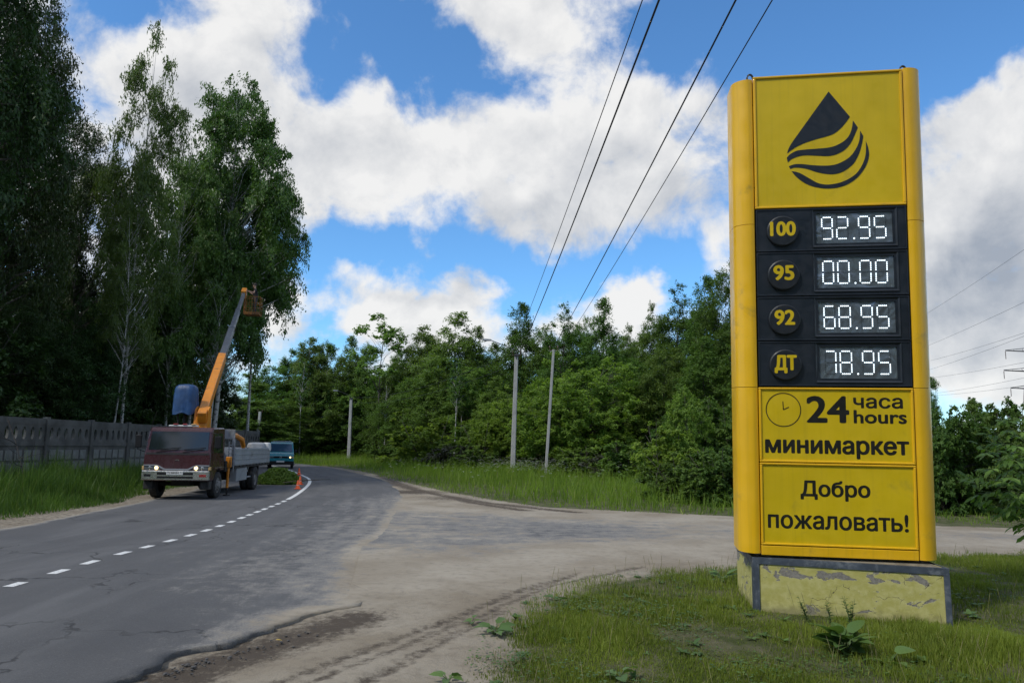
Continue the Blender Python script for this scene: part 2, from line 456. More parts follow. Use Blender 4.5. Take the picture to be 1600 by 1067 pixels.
def fbm2(x, y, seed, f0=0.5, oct=5, g=0.55):
    r = np.random.RandomState(seed); z = np.zeros_like(x); a = 1
    for o in range(oct):
        tab = r.uniform(-1, 1, (256, 256)); px = x * f0 * 2**o + 50.3; py = y * f0 * 2**o + 31.7
        i = np.floor(px).astype(int); j = np.floor(py).astype(int); u = px - i; v = py - j; u = u * u * (3 - 2 * u); v = v * v * (3 - 2 * v)
        g00 = tab[i % 256, j % 256]; g10 = tab[(i + 1) % 256, j % 256]; g01 = tab[i % 256, (j + 1) % 256]; g11 = tab[(i + 1) % 256, (j + 1) % 256]
        z += a * ((g00 * (1 - u) + g10 * u) * (1 - v) + (g01 * (1 - u) + g11 * u) * v); a *= g
    return z
def in_poly(x, y, poly):
    poly = np.asarray(poly); inside = np.zeros(len(x), bool); n = len(poly); j = n - 1
    for i in range(n):
        xi, yi = poly[i][:2]; xj, yj = poly[j][:2]
        c = ((yi > y) != (yj > y)) & (x < (xj - xi) * (y - yi) / (yj - yi + 1e-12) + xi)
        inside ^= c; j = i
    return inside
def dist_line(x, y, line):
    line = np.asarray(line)[:, :2]; best = np.full(len(x), 1e9)
    for a, b in zip(line[:-1], line[1:]):
        d = b - a; L = d @ d + 1e-12
        t = np.clip(((x - a[0]) * d[0] + (y - a[1]) * d[1]) / L, 0, 1)
        best = np.minimum(best, np.hypot(x - a[0] - t * d[0], y - a[1] - t * d[1]))
    return best
# outlines on the ground
ISLAND = [tuple(G(*q)[:2]) for q in ((700, 1075), (735, 1015), (755, 980), (800, 948), (880, 908), (1000, 890), (1150, 881), (1300, 872), (1460, 864), (1600, 858))]
ISLAND_POLY = ISLAND + [(15, 14.4), (24, 13.5), (24, 1.6), (-0.4, 1.6), (-0.3, 3.5)]
FAR_EDGE = [tuple(G(*q)[:2]) for q in ((470, 726), (525, 730), (570, 738), (610, 749), (690, 768), (770, 782), (850, 793), (1000, 800), (1150, 807), (1300, 814), (1460, 822), (1600, 826))]
VERGE_POLY = [(-82, 109), (-44, 96)] + FAR_EDGE + [(33, 17.4), (65, 15), (65, 152), (-82, 152)]
LEFT_EDGE_X = -10.4

# ------------------------------------------------------------------ setting: ground, dirt, road, markings
def grid_sheet(name, xs, ys, zfun, mat, attrs):
    X, Y = np.meshgrid(xs, ys); x = X.ravel(); y = Y.ravel(); z = zfun(x, y)
    nx, ny = len(xs), len(ys); i = np.arange(nx * ny).reshape(ny, nx)
    f = np.stack([i[:-1, :-1], i[:-1, 1:], i[1:, 1:], i[1:, :-1]], -1).reshape(-1, 4)
    return np_mesh(name, np.stack([x, y, z], 1), f, mat, attrs={k: fn(x, y) for k, fn in attrs.items()}, smooth=True)
g = grid_sheet('ground', np.concatenate([[-600, -200, -80], np.linspace(-40, 40, 60), [80, 200, 600]]), np.concatenate([[-300, -60], np.linspace(-10, 120, 80), [200, 400, 900]]),
               lambda x, y: -0.09 + 0.0 * x, M_SOIL, {})
tag(g, kind='structure')
RUTS = [[tuple(G(*q)[:2]) for q in l] for l in (((420, 1067), (560, 1015), (700, 968), (800, 925), (900, 895)), ((470, 1067), (620, 1010), (760, 955), (860, 912), (1000, 884)),
                                                 ((560, 1067), (680, 1005), (790, 950)), ((600, 752), (660, 768), (760, 785), (900, 800)), ((590, 742), (650, 764), (740, 785), (860, 803)))]
def dirt_z(x, y):
    z = -0.012 + 0.007 * fbm2(x, y, 4, 0.8) + 0.005 * fbm2(x, y, 5, 5.0, 3)
    for r in RUTS:
        d = dist_line(x, y, r); z = z - 0.020 * np.exp(-(d / 0.11)**2) + 0.012 * np.exp(-((d - 0.24) / 0.1)**2)
    near = np.exp(-((x + 2.6) / 0.9)**2) * np.clip((9.1 - y) / 1.5, 0, 1)
    return np.minimum(z - 0.035 * near, -0.005)
def mud_and_shade_f(x, y):
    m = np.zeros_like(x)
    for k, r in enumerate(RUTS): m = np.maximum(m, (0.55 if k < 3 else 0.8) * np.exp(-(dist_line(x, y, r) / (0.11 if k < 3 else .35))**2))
    m = np.maximum(m, np.where(x < -9.0, 0.42, 0))  # shade on the left shoulder, painted in with the mud colour
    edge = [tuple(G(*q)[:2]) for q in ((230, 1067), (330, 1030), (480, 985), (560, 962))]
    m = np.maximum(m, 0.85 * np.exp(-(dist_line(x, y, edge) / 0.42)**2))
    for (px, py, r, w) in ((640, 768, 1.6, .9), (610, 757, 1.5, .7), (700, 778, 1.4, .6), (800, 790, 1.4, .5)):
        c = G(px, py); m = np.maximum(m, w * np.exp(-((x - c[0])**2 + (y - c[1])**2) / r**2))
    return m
def soil_f(x, y):
    a = np.where(in_poly(x, y, ISLAND_POLY), np.clip(dist_line(x, y, ISLAND) / 0.8, 0, 1), 0)
    b = np.where(in_poly(x, y, VERGE_POLY), np.clip(dist_line(x, y, FAR_EDGE) / 0.5, 0, 1), 0)
    return np.maximum(a, b)
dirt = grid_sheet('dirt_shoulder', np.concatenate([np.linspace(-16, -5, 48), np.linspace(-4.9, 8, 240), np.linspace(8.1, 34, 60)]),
                  np.concatenate([np.linspace(-2, 3.5, 14), np.linspace(3.6, 13, 190), np.linspace(13.2, 32, 130), np.linspace(32.5, 75, 70)]), dirt_z, M_DIRT, {'mud': mud_and_shade_f, 'soil': soil_f})
tag(dirt, kind='structure')

def build_road():
    n = len(CEN); across = np.concatenate([np.linspace(-4.25, 2.1, 16), np.linspace(2.3, 3.95, 12)])
    y = CEN[:, 1]
    # finer steps along the near part so that the broken edge can be ragged
    s = np.concatenate([np.arange(0, 24, 0.07), np.linspace(24, S_LEN[-1], 260)])
    cx = np.interp(s, S_LEN, CEN[:, 0]); cy = np.interp(s, S_LEN, CEN[:, 1]); nx = np.interp(s, S_LEN, NOR[:, 0]); ny = np.interp(s, S_LEN, NOR[:, 1])
    right = np.full(len(s), 3.8)
    # measured right edge
    re = np.array([G(*q)[:2] for q in ((120, 1100), (190, 1067), (262, 1024), (300, 1012), (352, 1004), (420, 984), (480, 965), (560, 948))])
    rw = re[:, 0] - np.interp(re[:, 1], CEN[:, 1], CEN[:, 0])
    w = np.interp(cy, re[:, 1], rw); k = np.clip((cy - re[-1, 1]) / 5.0, 0, 1)
    right = np.where(cy < re[-1, 1], w, rw[-1] * (1 - k) + 4.0 * k)
    right = right + 0.05 * fbm1(s, 9, 5, 1.6) + np.where(cy < 9, 0.05 * fbm1(s, 19, 4, 6.0), 0)
    vs = []; du = []; al = []; ac = []
    A = len(across)
    t = (across + 4.25) / (3.95 + 4.25)
    left = -4.15 + 0.06 * fbm1(s, 13, 4, 0.5)
    for j in range(A):
        a = left + (right - left) * t[j]
        vs.append(np.stack([cx + nx * a, cy + ny * a, 0.004 - 0.024 * (j >= A - 2) * np.clip((cy - 8.6) / 1.0, 0, 1)], 1)); al.append(s); ac.append(a)
        dr = right - a
        jn = np.clip((cy - 7.4) / 2.5, 0, 1) * np.clip((31 - cy) / 6, 0, 1)     # the junction's mouth is dusty
        d = np.clip(1.0 - dr / (0.12 + 4.2 * jn), 0, 1) * (0.35 + 0.25 * jn)
        jb = np.clip((cy - 6.4) / 2.0, 0, 1) * np.clip((31 - cy) / 6, 0, 1)
        d = np.maximum(d, np.clip(1.15 - dr / 0.9, 0, 1) * jb)
        d = np.maximum(d, np.clip(1.0 - (a - left) / 0.35, 0, 1) * 0.8)
        du.append(d)
    V = np.stack(vs, 1).reshape(-1, 3); D = np.stack(du, 1).ravel(); AL = np.stack(al, 1).ravel(); AC = np.stack(ac, 1).ravel()
    i = np.arange(len(s) * A).reshape(len(s), A)
    f = np.stack([i[:-1, :-1], i[:-1, 1:], i[1:, 1:], i[1:, :-1]], -1).reshape(-1, 4)
    # broken edge face, going down to the dirt
    e = i[:, -1]; low = V[e] + np.array([-0.015, 0, -0.07]); base = len(V)
    V = np.concatenate([V, low]); D = np.concatenate([D, D[e] * 0.3]); AL = np.concatenate([AL, s]); AC = np.concatenate([AC, right])
    q = np.arange(len(s)) + base
    f = np.concatenate([f, np.stack([e[:-1], q[:-1], q[1:], e[1:]], -1)])
    o = np_mesh('road', V, f, M_ASPHALT, attrs={'dust': D, 'along': AL, 'across': AC})
    return tag(o, kind='structure')
build_road()
def build_side_road():
    nearb = np.array([G(*q)[:2] for q in ((545, 930), (640, 925), (760, 915), (880, 898), (1000, 884), (1150, 874), (1300, 866), (1460, 858), (1600, 852))] + [(16.3, 15.1), (37, 12.0)])
    farb = np.array([G(*q)[:2] for q in ((588, 773), (640, 785), (740, 795), (850, 798), (930, 802), (1000, 804), (1150, 811), (1460, 826), (1600, 830))] + [(18.5, 19.5), (37, 16.8)])
    n = 160
    a = spline(nearb, n); b = spline(farb, n)
    a[:, 1] += 0.12 * fbm1(np.arange(n) * .2, 3, 4); b[:, 1] += 0.15 * fbm1(np.arange(n) * .2, 8, 4)
    m = 40; w = np.linspace(0, 1, m)
    V = a[:, None, :] * (1 - w)[None, :, None] + b[:, None, :] * w[None, :, None]
    x = V[..., 0].ravel(); y = V[..., 1].ravel()
    W = np.tile(w, n); AL = np.repeat(np.arange(n) * 0.22, m)
    d = 0.70 + 0.14 * fbm2(x, y, 2, 0.35, 3)
    d = d + 0.55 * np.clip(1 - W / 0.30, 0, 1) + 0.6 * np.clip((W - 0.72) / 0.28, 0, 1)
    d = d - 0.06 * np.exp(-((W - 0.42) / 0.16)**2)
    i = np.arange(n * m).reshape(n, m)
    f = np.stack([i[:-1, :-1], i[1:, :-1], i[1:, 1:], i[:-1, 1:]], -1).reshape(-1, 4)
    o = np_mesh('side_road', np.stack([x, y, -0.03 * np.clip(1 - W / 0.03, 0, 1) - 0.03 * np.clip(1 - (1 - W) / 0.03, 0, 1)], 1), f, M_ASPHALT, attrs={'dust': np.clip(d, 0, 1), 'along': AL, 'across': W * 7})
    return tag(o, kind='structure')
build_side_road()

# white paint: dashes, then the unbroken line round the bend
def marking_material():
    m, N, b = new_mat('road_paint')
    pos = N.n('ShaderNodeNewGeometry').outputs['Position']
    w = N.noise(pos, 40.0, 6.0, 0.75)
    c = N.mix(N.rng(w, 0.50, 0.68, 0.0, 0.75), (0.66, 0.66, 0.64), (0.16, 0.16, 0.165))
    N.l(c, b.inputs['Base Color']); b.inputs['Roughness'].default_value = 0.75
    return m
M_MARK = marking_material()
def mark_strip(mb, s0, s1, half=0.065):
    k = max(2, int((s1 - s0) / 0.4) + 1); ss = np.linspace(s0, s1, k)
    cx = np.interp(ss, S_LEN, CEN[:, 0]); cy = np.interp(ss, S_LEN, CEN[:, 1]); nx = np.interp(ss, S_LEN, NOR[:, 0]); ny = np.interp(ss, S_LEN, NOR[:, 1])
    vs = []; fs = []
    for i in range(k):
        for h in (-half, half): vs.append((cx[i] + nx[i] * h, cy[i] + ny[i] * h, 0.0085))
    for i in range(k - 1): fs.append((2 * i, 2 * i + 1, 2 * i + 3, 2 * i + 2))
    mb.add(vs, fs)
_sf = np.linspace(0, S_LEN[-1], 20000); _xf = np.interp(_sf, S_LEN, CEN[:, 0]); _yf = np.interp(_sf, S_LEN, CEN[:, 1])
def s_at(px, py):
    g_ = G(px, py); return _sf[np.argmin(np.hypot(_xf - g_[0], _yf - g_[1]))]
def build_marks():
    mb = MB()
    DASH = [((2, 917), (47, 910)), ((75, 897), (111, 890)), ((133, 882), (164, 876)), ((183, 867), (207, 862)), ((223.5, 856.5), (244, 852.5)), ((257, 847), (276, 843)),
            ((286.5, 838), (301.5, 834.5)), ((311, 830.5), (325, 827)), ((332.5, 823.5), (345, 820)), ((352.5, 817), (363.5, 813.5)), ((368.5, 811), (379, 807.5)), ((383.5, 806), (392.5, 803)),
            ((396.5, 801.5), (405, 798)), ((408.5, 797), (416, 794)), ((419, 792.5), (426, 790)), ((429, 788.5), (436, 786)), ((439, 784.5), (446, 782))]
    for k, (a, b) in enumerate(DASH):
        q0, q1 = s_at(*a), s_at(*b); cut = .10 * (q1 - q0) if k > 7 else 0.0
        mark_strip(mb, q0 + cut, q1 - cut, 0.07)
    mark_strip(mb, s_at(450, 780.5), s_at(450, 780.5) + 60, 0.075)
    s0 = s_at(60, 902)
    mark_strip(mb, s0 - 6.2, s0 - 4.6, .07); mark_strip(mb, s0 - 9.4, s0 - 7.8, .07)
    return tag(mb.build('road_markings', M_MARK), kind='structure')
build_marks()

# ------------------------------------------------------------------ grass
def frustum_keep(x, y, margin=0.14):
    d = y * _F[1] - CAM_H * _F[2]
    u = x / np.maximum(d, .1)
    return (u > -(0.70 + margin)) & (u < 0.70 + margin) & (y > 2.6)
def grass(name, poly, n, hr, wr, mat, seed, clump=0.8, dens=None, lean=0.35, hfun=None, margin=.14, z0=-0.05, dexp=1.0):
    r = np.random.RandomState(seed); poly = np.array(poly)
    lo = poly.min(0); hi = poly.max(0); X = []; Y = []
    got = 0; it = 0
    while got < n and it < 400:
        it += 1; k = 200000
        x = r.uniform(lo[0], hi[0], k); y = r.uniform(lo[1], hi[1], k)
        keep = frustum_keep(x, y, margin); x = x[keep]; y = y[keep]
        keep = r.uniform(0, 1, len(x)) < np.clip((6.0 / np.maximum(y, 3))**dexp, 0, 1); x = x[keep]; y = y[keep]
        keep = in_poly(x, y, poly); x = x[keep]; y = y[keep]
        if dens is not None: keep = r.uniform(0, 1, len(x)) < dens(x, y); x = x[keep]; y = y[keep]
        X.append(x); Y.append(y); got += len(x)
    x = np.concatenate(X)[:n]; y = np.concatenate(Y)[:n]; n = len(x)
    cl = 1 + clump * 0.6 * fbm2(x, y, seed + 1, 1.4, 3)
    h = r.uniform(hr[0], hr[1], n) * np.clip(cl, 0.35, 1.8)
    if hfun is not None: h = h * hfun(x, y)
    w = r.uniform(wr[0], wr[1], n)
    a = r.uniform(0, 2 * PI, n); la = r.uniform(0, 2 * PI, n); ll = h * np.abs(r.normal(0, lean, n))
    dx, dy = np.cos(a) * w / 2, np.sin(a) * w / 2; lx, ly = np.cos(la) * ll, np.sin(la) * ll
    V = np.zeros((n, 6, 3))
    for j, (q, hh, ww) in enumerate(((0, 0, 1), (.35, .55, .85), (1.0, 1.0, .12))):
        hz = np.sqrt(np.maximum(h * h * hh * hh - (ll * q)**2 * .5, (h * hh * .35)**2))
        for s in (0, 1):
            sg = 1 if s else -1
            V[:, 2 * j + s] = np.stack([x + lx * q + sg * dx * ww, y + ly * q + sg * dy * ww, z0 + hz], 1)
    idx = np.arange(n)[:, None] * 6
    f = np.concatenate([idx + np.array([[0, 1, 3, 2]]), idx + np.array([[2, 3, 5, 4]])])
    tint = np.clip(0.45 + 0.28 * fbm2(x, y, seed + 2, 0.9, 4) + r.normal(0, .16, n), 0, .92)
    tint = np.where(r.uniform(0, 1, n) < 0.035, 1.0, tint)
    o = np_mesh(name, V.reshape(-1, 3), f, mat, attrs={'tint': np.repeat(tint, 6)})
    return tag(o, kind='stuff')
M_GRASS = leaf_material('lawn_grass', (0.090, 0.128, 0.018), (0.245, 0.300, 0.046), (0.38, 0.33, 0.14), 0.4, 0.0, 0.5, 0.3)
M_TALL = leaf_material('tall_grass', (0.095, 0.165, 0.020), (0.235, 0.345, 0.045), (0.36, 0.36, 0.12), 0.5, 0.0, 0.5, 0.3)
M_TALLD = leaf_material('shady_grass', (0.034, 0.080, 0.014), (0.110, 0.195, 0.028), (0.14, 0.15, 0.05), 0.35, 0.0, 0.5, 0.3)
def isl_dens(x, y):
    d = dist_line(x, y, ISLAND)
    bare = np.clip(0.85 + 1.2 * fbm2(x, y, 77, 0.8, 4), 0.25, 1)
    edge = np.clip(d / 0.7, 0.03, 1) * np.clip(0.6 + fbm2(x, y, 78, 1.5, 3) + d, 0, 1)
    return bare * edge * np.where(y > 11.0, 1, .9)
def isl_h(x, y):
    return np.clip(0.75 + 0.5 * fbm2(x, y, 79, 0.8, 3), 0.45, 1.7) * np.where(x > 4.4, 1.15, 1.0)
grass('lawn_grass', ISLAND_POLY, 210000, (0.03, 0.105), (0.004, 0.009), M_GRASS, 5, dens=isl_dens, hfun=isl_h, z0=-0.02)
def vg_h(x, y):
    d = dist_line(x, y, FAR_EDGE); return np.where(x > 9.5, .42, 1.0) * np.clip(0.22 + d / 4.0, 0.22, 1.0) * np.clip(1 + 0.35 * fbm2(x, y, 31, .5, 3), .5, 1.5)
grass('verge_grass', VERGE_POLY, 130000, (0.25, 0.80), (0.012, 0.034), M_TALL, 6, hfun=vg_h, z0=-0.07, dexp=0.55, dens=lambda x, y: np.where((y < 75), 1, .3))
LEFT_VERGE = [(-11.7, 2), (-11.75, 13), (-11.8, 18), (-11.9, 23.2), (-12.7, 25.5), (-13.6, 34), (-15.5, 43), (-20, 54), (-27, 65), (-44, 80), (-54, 76), (-18.6, 54), (-18.55, 2)]
def lv_h(x, y):
    d = dist_line(x, y, LEFT_VERGE[:9]); return np.clip(0.22 + d / 2.6, 0.22, 1.0) * np.clip(1 + 0.4 * fbm2(x, y, 41, .6, 3), .5, 1.6)
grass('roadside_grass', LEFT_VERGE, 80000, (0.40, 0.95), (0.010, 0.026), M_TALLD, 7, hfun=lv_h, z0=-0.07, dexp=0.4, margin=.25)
# ------------------------------------------------------------------ lettering helpers
from mathutils.geometry import delaunay_2d_cdt
def hom(src, dst):
    A = []
    for (x, y), (u, v) in zip(src, dst):
        A.append([x, y, 1, 0, 0, 0, -u * x, -u * y, -u]); A.append([0, 0, 0, x, y, 1, -v * x, -v * y, -v])
    h = np.linalg.svd(np.array(A))[2][-1].reshape(3, 3)
    def f(p):
        q = h @ np.array([p[0], p[1], 1.0]); return q[0] / q[2], q[1] / q[2]
    return f
def smooth_closed(pts, corners=(), k=6):
    """rounds an outline with Catmull-Rom spans; indices in corners stay sharp"""
    n = len(pts); pts = [np.array(p, float) for p in pts]; out = []
    for i in range(n):
        p1, p2 = pts[i], pts[(i + 1) % n]
        p0 = p1 - (p2 - p1) if i in corners else pts[i - 1]
        p3 = p2 + (p2 - p1) if (i + 1) % n in corners else pts[(i + 2) % n]
        for j in range(k):
            t = j / k
            out.append(0.5 * ((2 * p1) + (p2 - p0) * t + (2 * p0 - 5 * p1 + 4 * p2 - p3) * t * t + (3 * p1 - p0 - 3 * p2 + p3) * t**3))
    return out
def text_mesh(body, x0, x1, z0, z1, y, name, mat, parent, bold=0.0, thick=0.0012):
    """lettering as a thin mesh whose bounding box is x0..x1, z0..z1 on the plane y (facing -Y);
    weight is added by fanning copies of the outline out by `bold` of the letter height"""
    cu = bpy.data.curves.new('lettering', 'FONT'); cu.body = body; cu.resolution_u = 4; cu.fill_mode = 'NONE'
    t = bpy.data.objects.new('lettering', cu); COL.objects.link(t)
    dg = bpy.context.evaluated_depsgraph_get()
    me = bpy.data.meshes.new_from_object(t.evaluated_get(dg))
    bpy.data.objects.remove(t); bpy.data.curves.remove(cu)
    n = len(me.vertices); co = np.zeros(n * 3); me.vertices.foreach_get('co', co); co = co.reshape(-1, 3)
    ed = [tuple(e.vertices) for e in me.edges]; bpy.data.meshes.remove(me)
    # fill by winding number: some letters are drawn as overlapping outlines
    V2, _e, F2 = delaunay_2d_cdt([Vector((c[0], c[1])) for c in co], ed, [], 0, 1e-6)[:3]
    A_ = co[[e[0] for e in ed], :2]; B_ = co[[e[1] for e in ed], :2]; fs = []
    for f in F2:
        c = sum((V2[i] for i in f), Vector((0, 0))) / len(f)
        up = (A_[:, 1] <= c.y) & (B_[:, 1] > c.y); dn = (A_[:, 1] > c.y) & (B_[:, 1] <= c.y)
        side = (B_[:, 0] - A_[:, 0]) * (c.y - A_[:, 1]) - (c.x - A_[:, 0]) * (B_[:, 1] - A_[:, 1])
        if (up & (side > 0)).sum() - (dn & (side < 0)).sum() != 0: fs.append(tuple(f))
    co = np.array([(v.x, v.y, 0.0) for v in V2]); lo = co.min(0); hi = co.max(0); q = (co - lo) / np.maximum(hi - lo, 1e-9)
    r = bold * (z1 - z0); mb = MB()
    offs = [(0, 0)] if r == 0 else [(r * math.cos(w), r * math.sin(w) * .7) for w in np.arange(6) * PI / 3 + .26]
    for k, (dx, dz) in enumerate(offs):
        v = np.stack([x0 + r + q[:, 0] * (x1 - x0 - 2 * r) + dx, y - thick * (q[:, 2]) - k * 0.00025, z0 + r + q[:, 1] * (z1 - z0 - 2 * r) + dz], 1)
        mb.add(v, fs)
    return mb.build(name, mat, parent, recalc=False)

# ------------------------------------------------------------------ the price sign
def streaks(m, amt):
    """faint vertical run marks in the paint"""
    N = NT(m.node_tree); b = m.node_tree.nodes['Principled BSDF']; src = b.inputs['Base Color'].links[0].from_socket
    o = N.n('ShaderNodeTexCoord').outputs['Object']; st = N.vmath('MULTIPLY', o, (22.0, 22.0, 0.5))
    f = N.rng(N.noise(st, 1.0, 5.0, 0.6), 0.50, 0.78, 0.0, amt)
    N.l(N.mix(f, src, (0.20, 0.14, 0.03)), b.inputs['Base Color'])
M_SIGN = mat_paint('sign_yellow_steel', (0.82, 0.465, 0.008), 0.38, 0.07, 1.2, coat=0.15, dirt=(0.35, 0.22, 0.05), dirt_amt=0.10, dscale=2.5)
M_FACE = mat_paint('sign_yellow_film', (0.68, 0.475, 0.004), 0.42, 0.08, 1.6, dirt=(0.36, 0.27, 0.03), dirt_amt=0.12, dscale=1.6)
streaks(M_SIGN, .16); streaks(M_FACE, .12)
M_INK = mat_paint('sign_dark_film', (0.013, 0.017, 0.024), 0.45, 0.1, 3.0)
M_INKB = mat_paint('sign_black_film', (0.011, 0.010, 0.007), 0.45, 0.1, 3.0)
M_DARK = mat_paint('sign_charcoal_panel', (0.013, 0.018, 0.026), 0.42, 0.25, 2.0, dirt=(0.05, 0.055, 0.06), dirt_amt=0.15)
M_DARK2 = mat_paint('sign_charcoal_disc', (0.009, 0.012, 0.016), 0.5, 0.2, 4.0)
M_GAP = mat_paint('sign_shadow_gap', (0.02, 0.015, 0.006), 0.8)
M_LED = mat_emit('led_white', (0.80, 0.92, 1.0), 1.5)
M_LEDOFF = mat_paint('led_off', (0.035, 0.045, 0.055), 0.3)
def screen_material():
    m, N, b = new_mat('display_film')
    o = N.n('ShaderNodeTexCoord').outputs['Object']
    w = N.noise(o, 3.2, 1.0, 0.4, 1.6); f = N.noise(o, 11.0, 1.0, 0.5, 1.2)
    b.inputs['Base Color'].default_value = (0.095, 0.115, 0.135, 1)
    b.inputs['Roughness'].default_value = 0.22; b.inputs['Specular IOR Level'].default_value = 0.8
    b.inputs['Coat Weight'].default_value = 0.8; b.inputs['Coat Roughness'].default_value = 0.15; b.inputs['Coat IOR'].default_value = 1.7
    bp = N.n('ShaderNodeBump'); bp.inputs['Strength'].default_value = 1.0; bp.inputs['Distance'].default_value = 0.035
    N.l(N.math('ADD', w, N.math('MULTIPLY', f, 0.10)), bp.inputs['Height'])
    N.l(bp.outputs[0], b.inputs['Normal']); N.l(bp.outputs[0], b.inputs['Coat Normal'])
    return m
M_SCREEN = screen_material()
SEG = {'0': 'abcdef', '2': 'abged', '5': 'afgcd', '6': 'afgedc', '7': 'abc', '8': 'abcdefg', '9': 'abcdfg'}
def led_digits(text, x0, x1, z0, z1, y, parent):
    """dotted seven-segment figures; lit dots and unlit dots"""
    W = x1 - x0; H = z1 - z0
    cells = {0: (0.0, .164), 1: (.233, .405), 3: (.575, .742), 4: (.82, .99)}
    dw = 0.0086
    def dot(on, x, z, r=dw):
        on.add([(x + r * math.cos(k * PI / 3), y, z + r * math.sin(k * PI / 3)) for k in range(6)] + [(x + .6 * r * math.cos(k * PI / 3), y - .006, z + .6 * r * math.sin(k * PI / 3)) for k in range(6)],
               [(6, 7, 8, 9, 10, 11)] + [(k, (k + 1) % 6, 6 + (k + 1) % 6, 6 + k) for k in range(6)])
    for i, ch in enumerate(text):
        if ch == '.':
            on = MB(); dot(on, x0 + .50 * W, z0 + .0 * H, .011); on.build('decimal_point', M_LED, parent); continue
        on = MB(); a, b = cells[i]; xa = x0 + a * W; xb = x0 + b * W; zm = (z0 + z1) / 2
        g = (xb - xa) * .18; gz = H * .085
        for sg, (p, q, n) in {'a': ((xa + g, z1), (xb - g, z1), 5), 'd': ((xa + g, z0), (xb - g, z0), 5), 'g': ((xa + g, zm), (xb - g, zm), 5),
                              'f': ((xa, z1 - gz), (xa, zm + gz), 5), 'b': ((xb, z1 - gz), (xb, zm + gz), 5),
                              'e': ((xa, zm - gz), (xa, z0 + gz), 5), 'c': ((xb, zm - gz), (xb, z0 + gz), 5)}.items():
            lit = sg in SEG[ch]; on.mat(0 if lit else 1)
            for k in range(n):
                t = k / (n - 1); dot(on, p[0] + (q[0] - p[0]) * t, p[1] + (q[1] - p[1]) * t, dw if lit else dw * .7)
        on.build('digit', [M_LED, M_LEDOFF], parent)

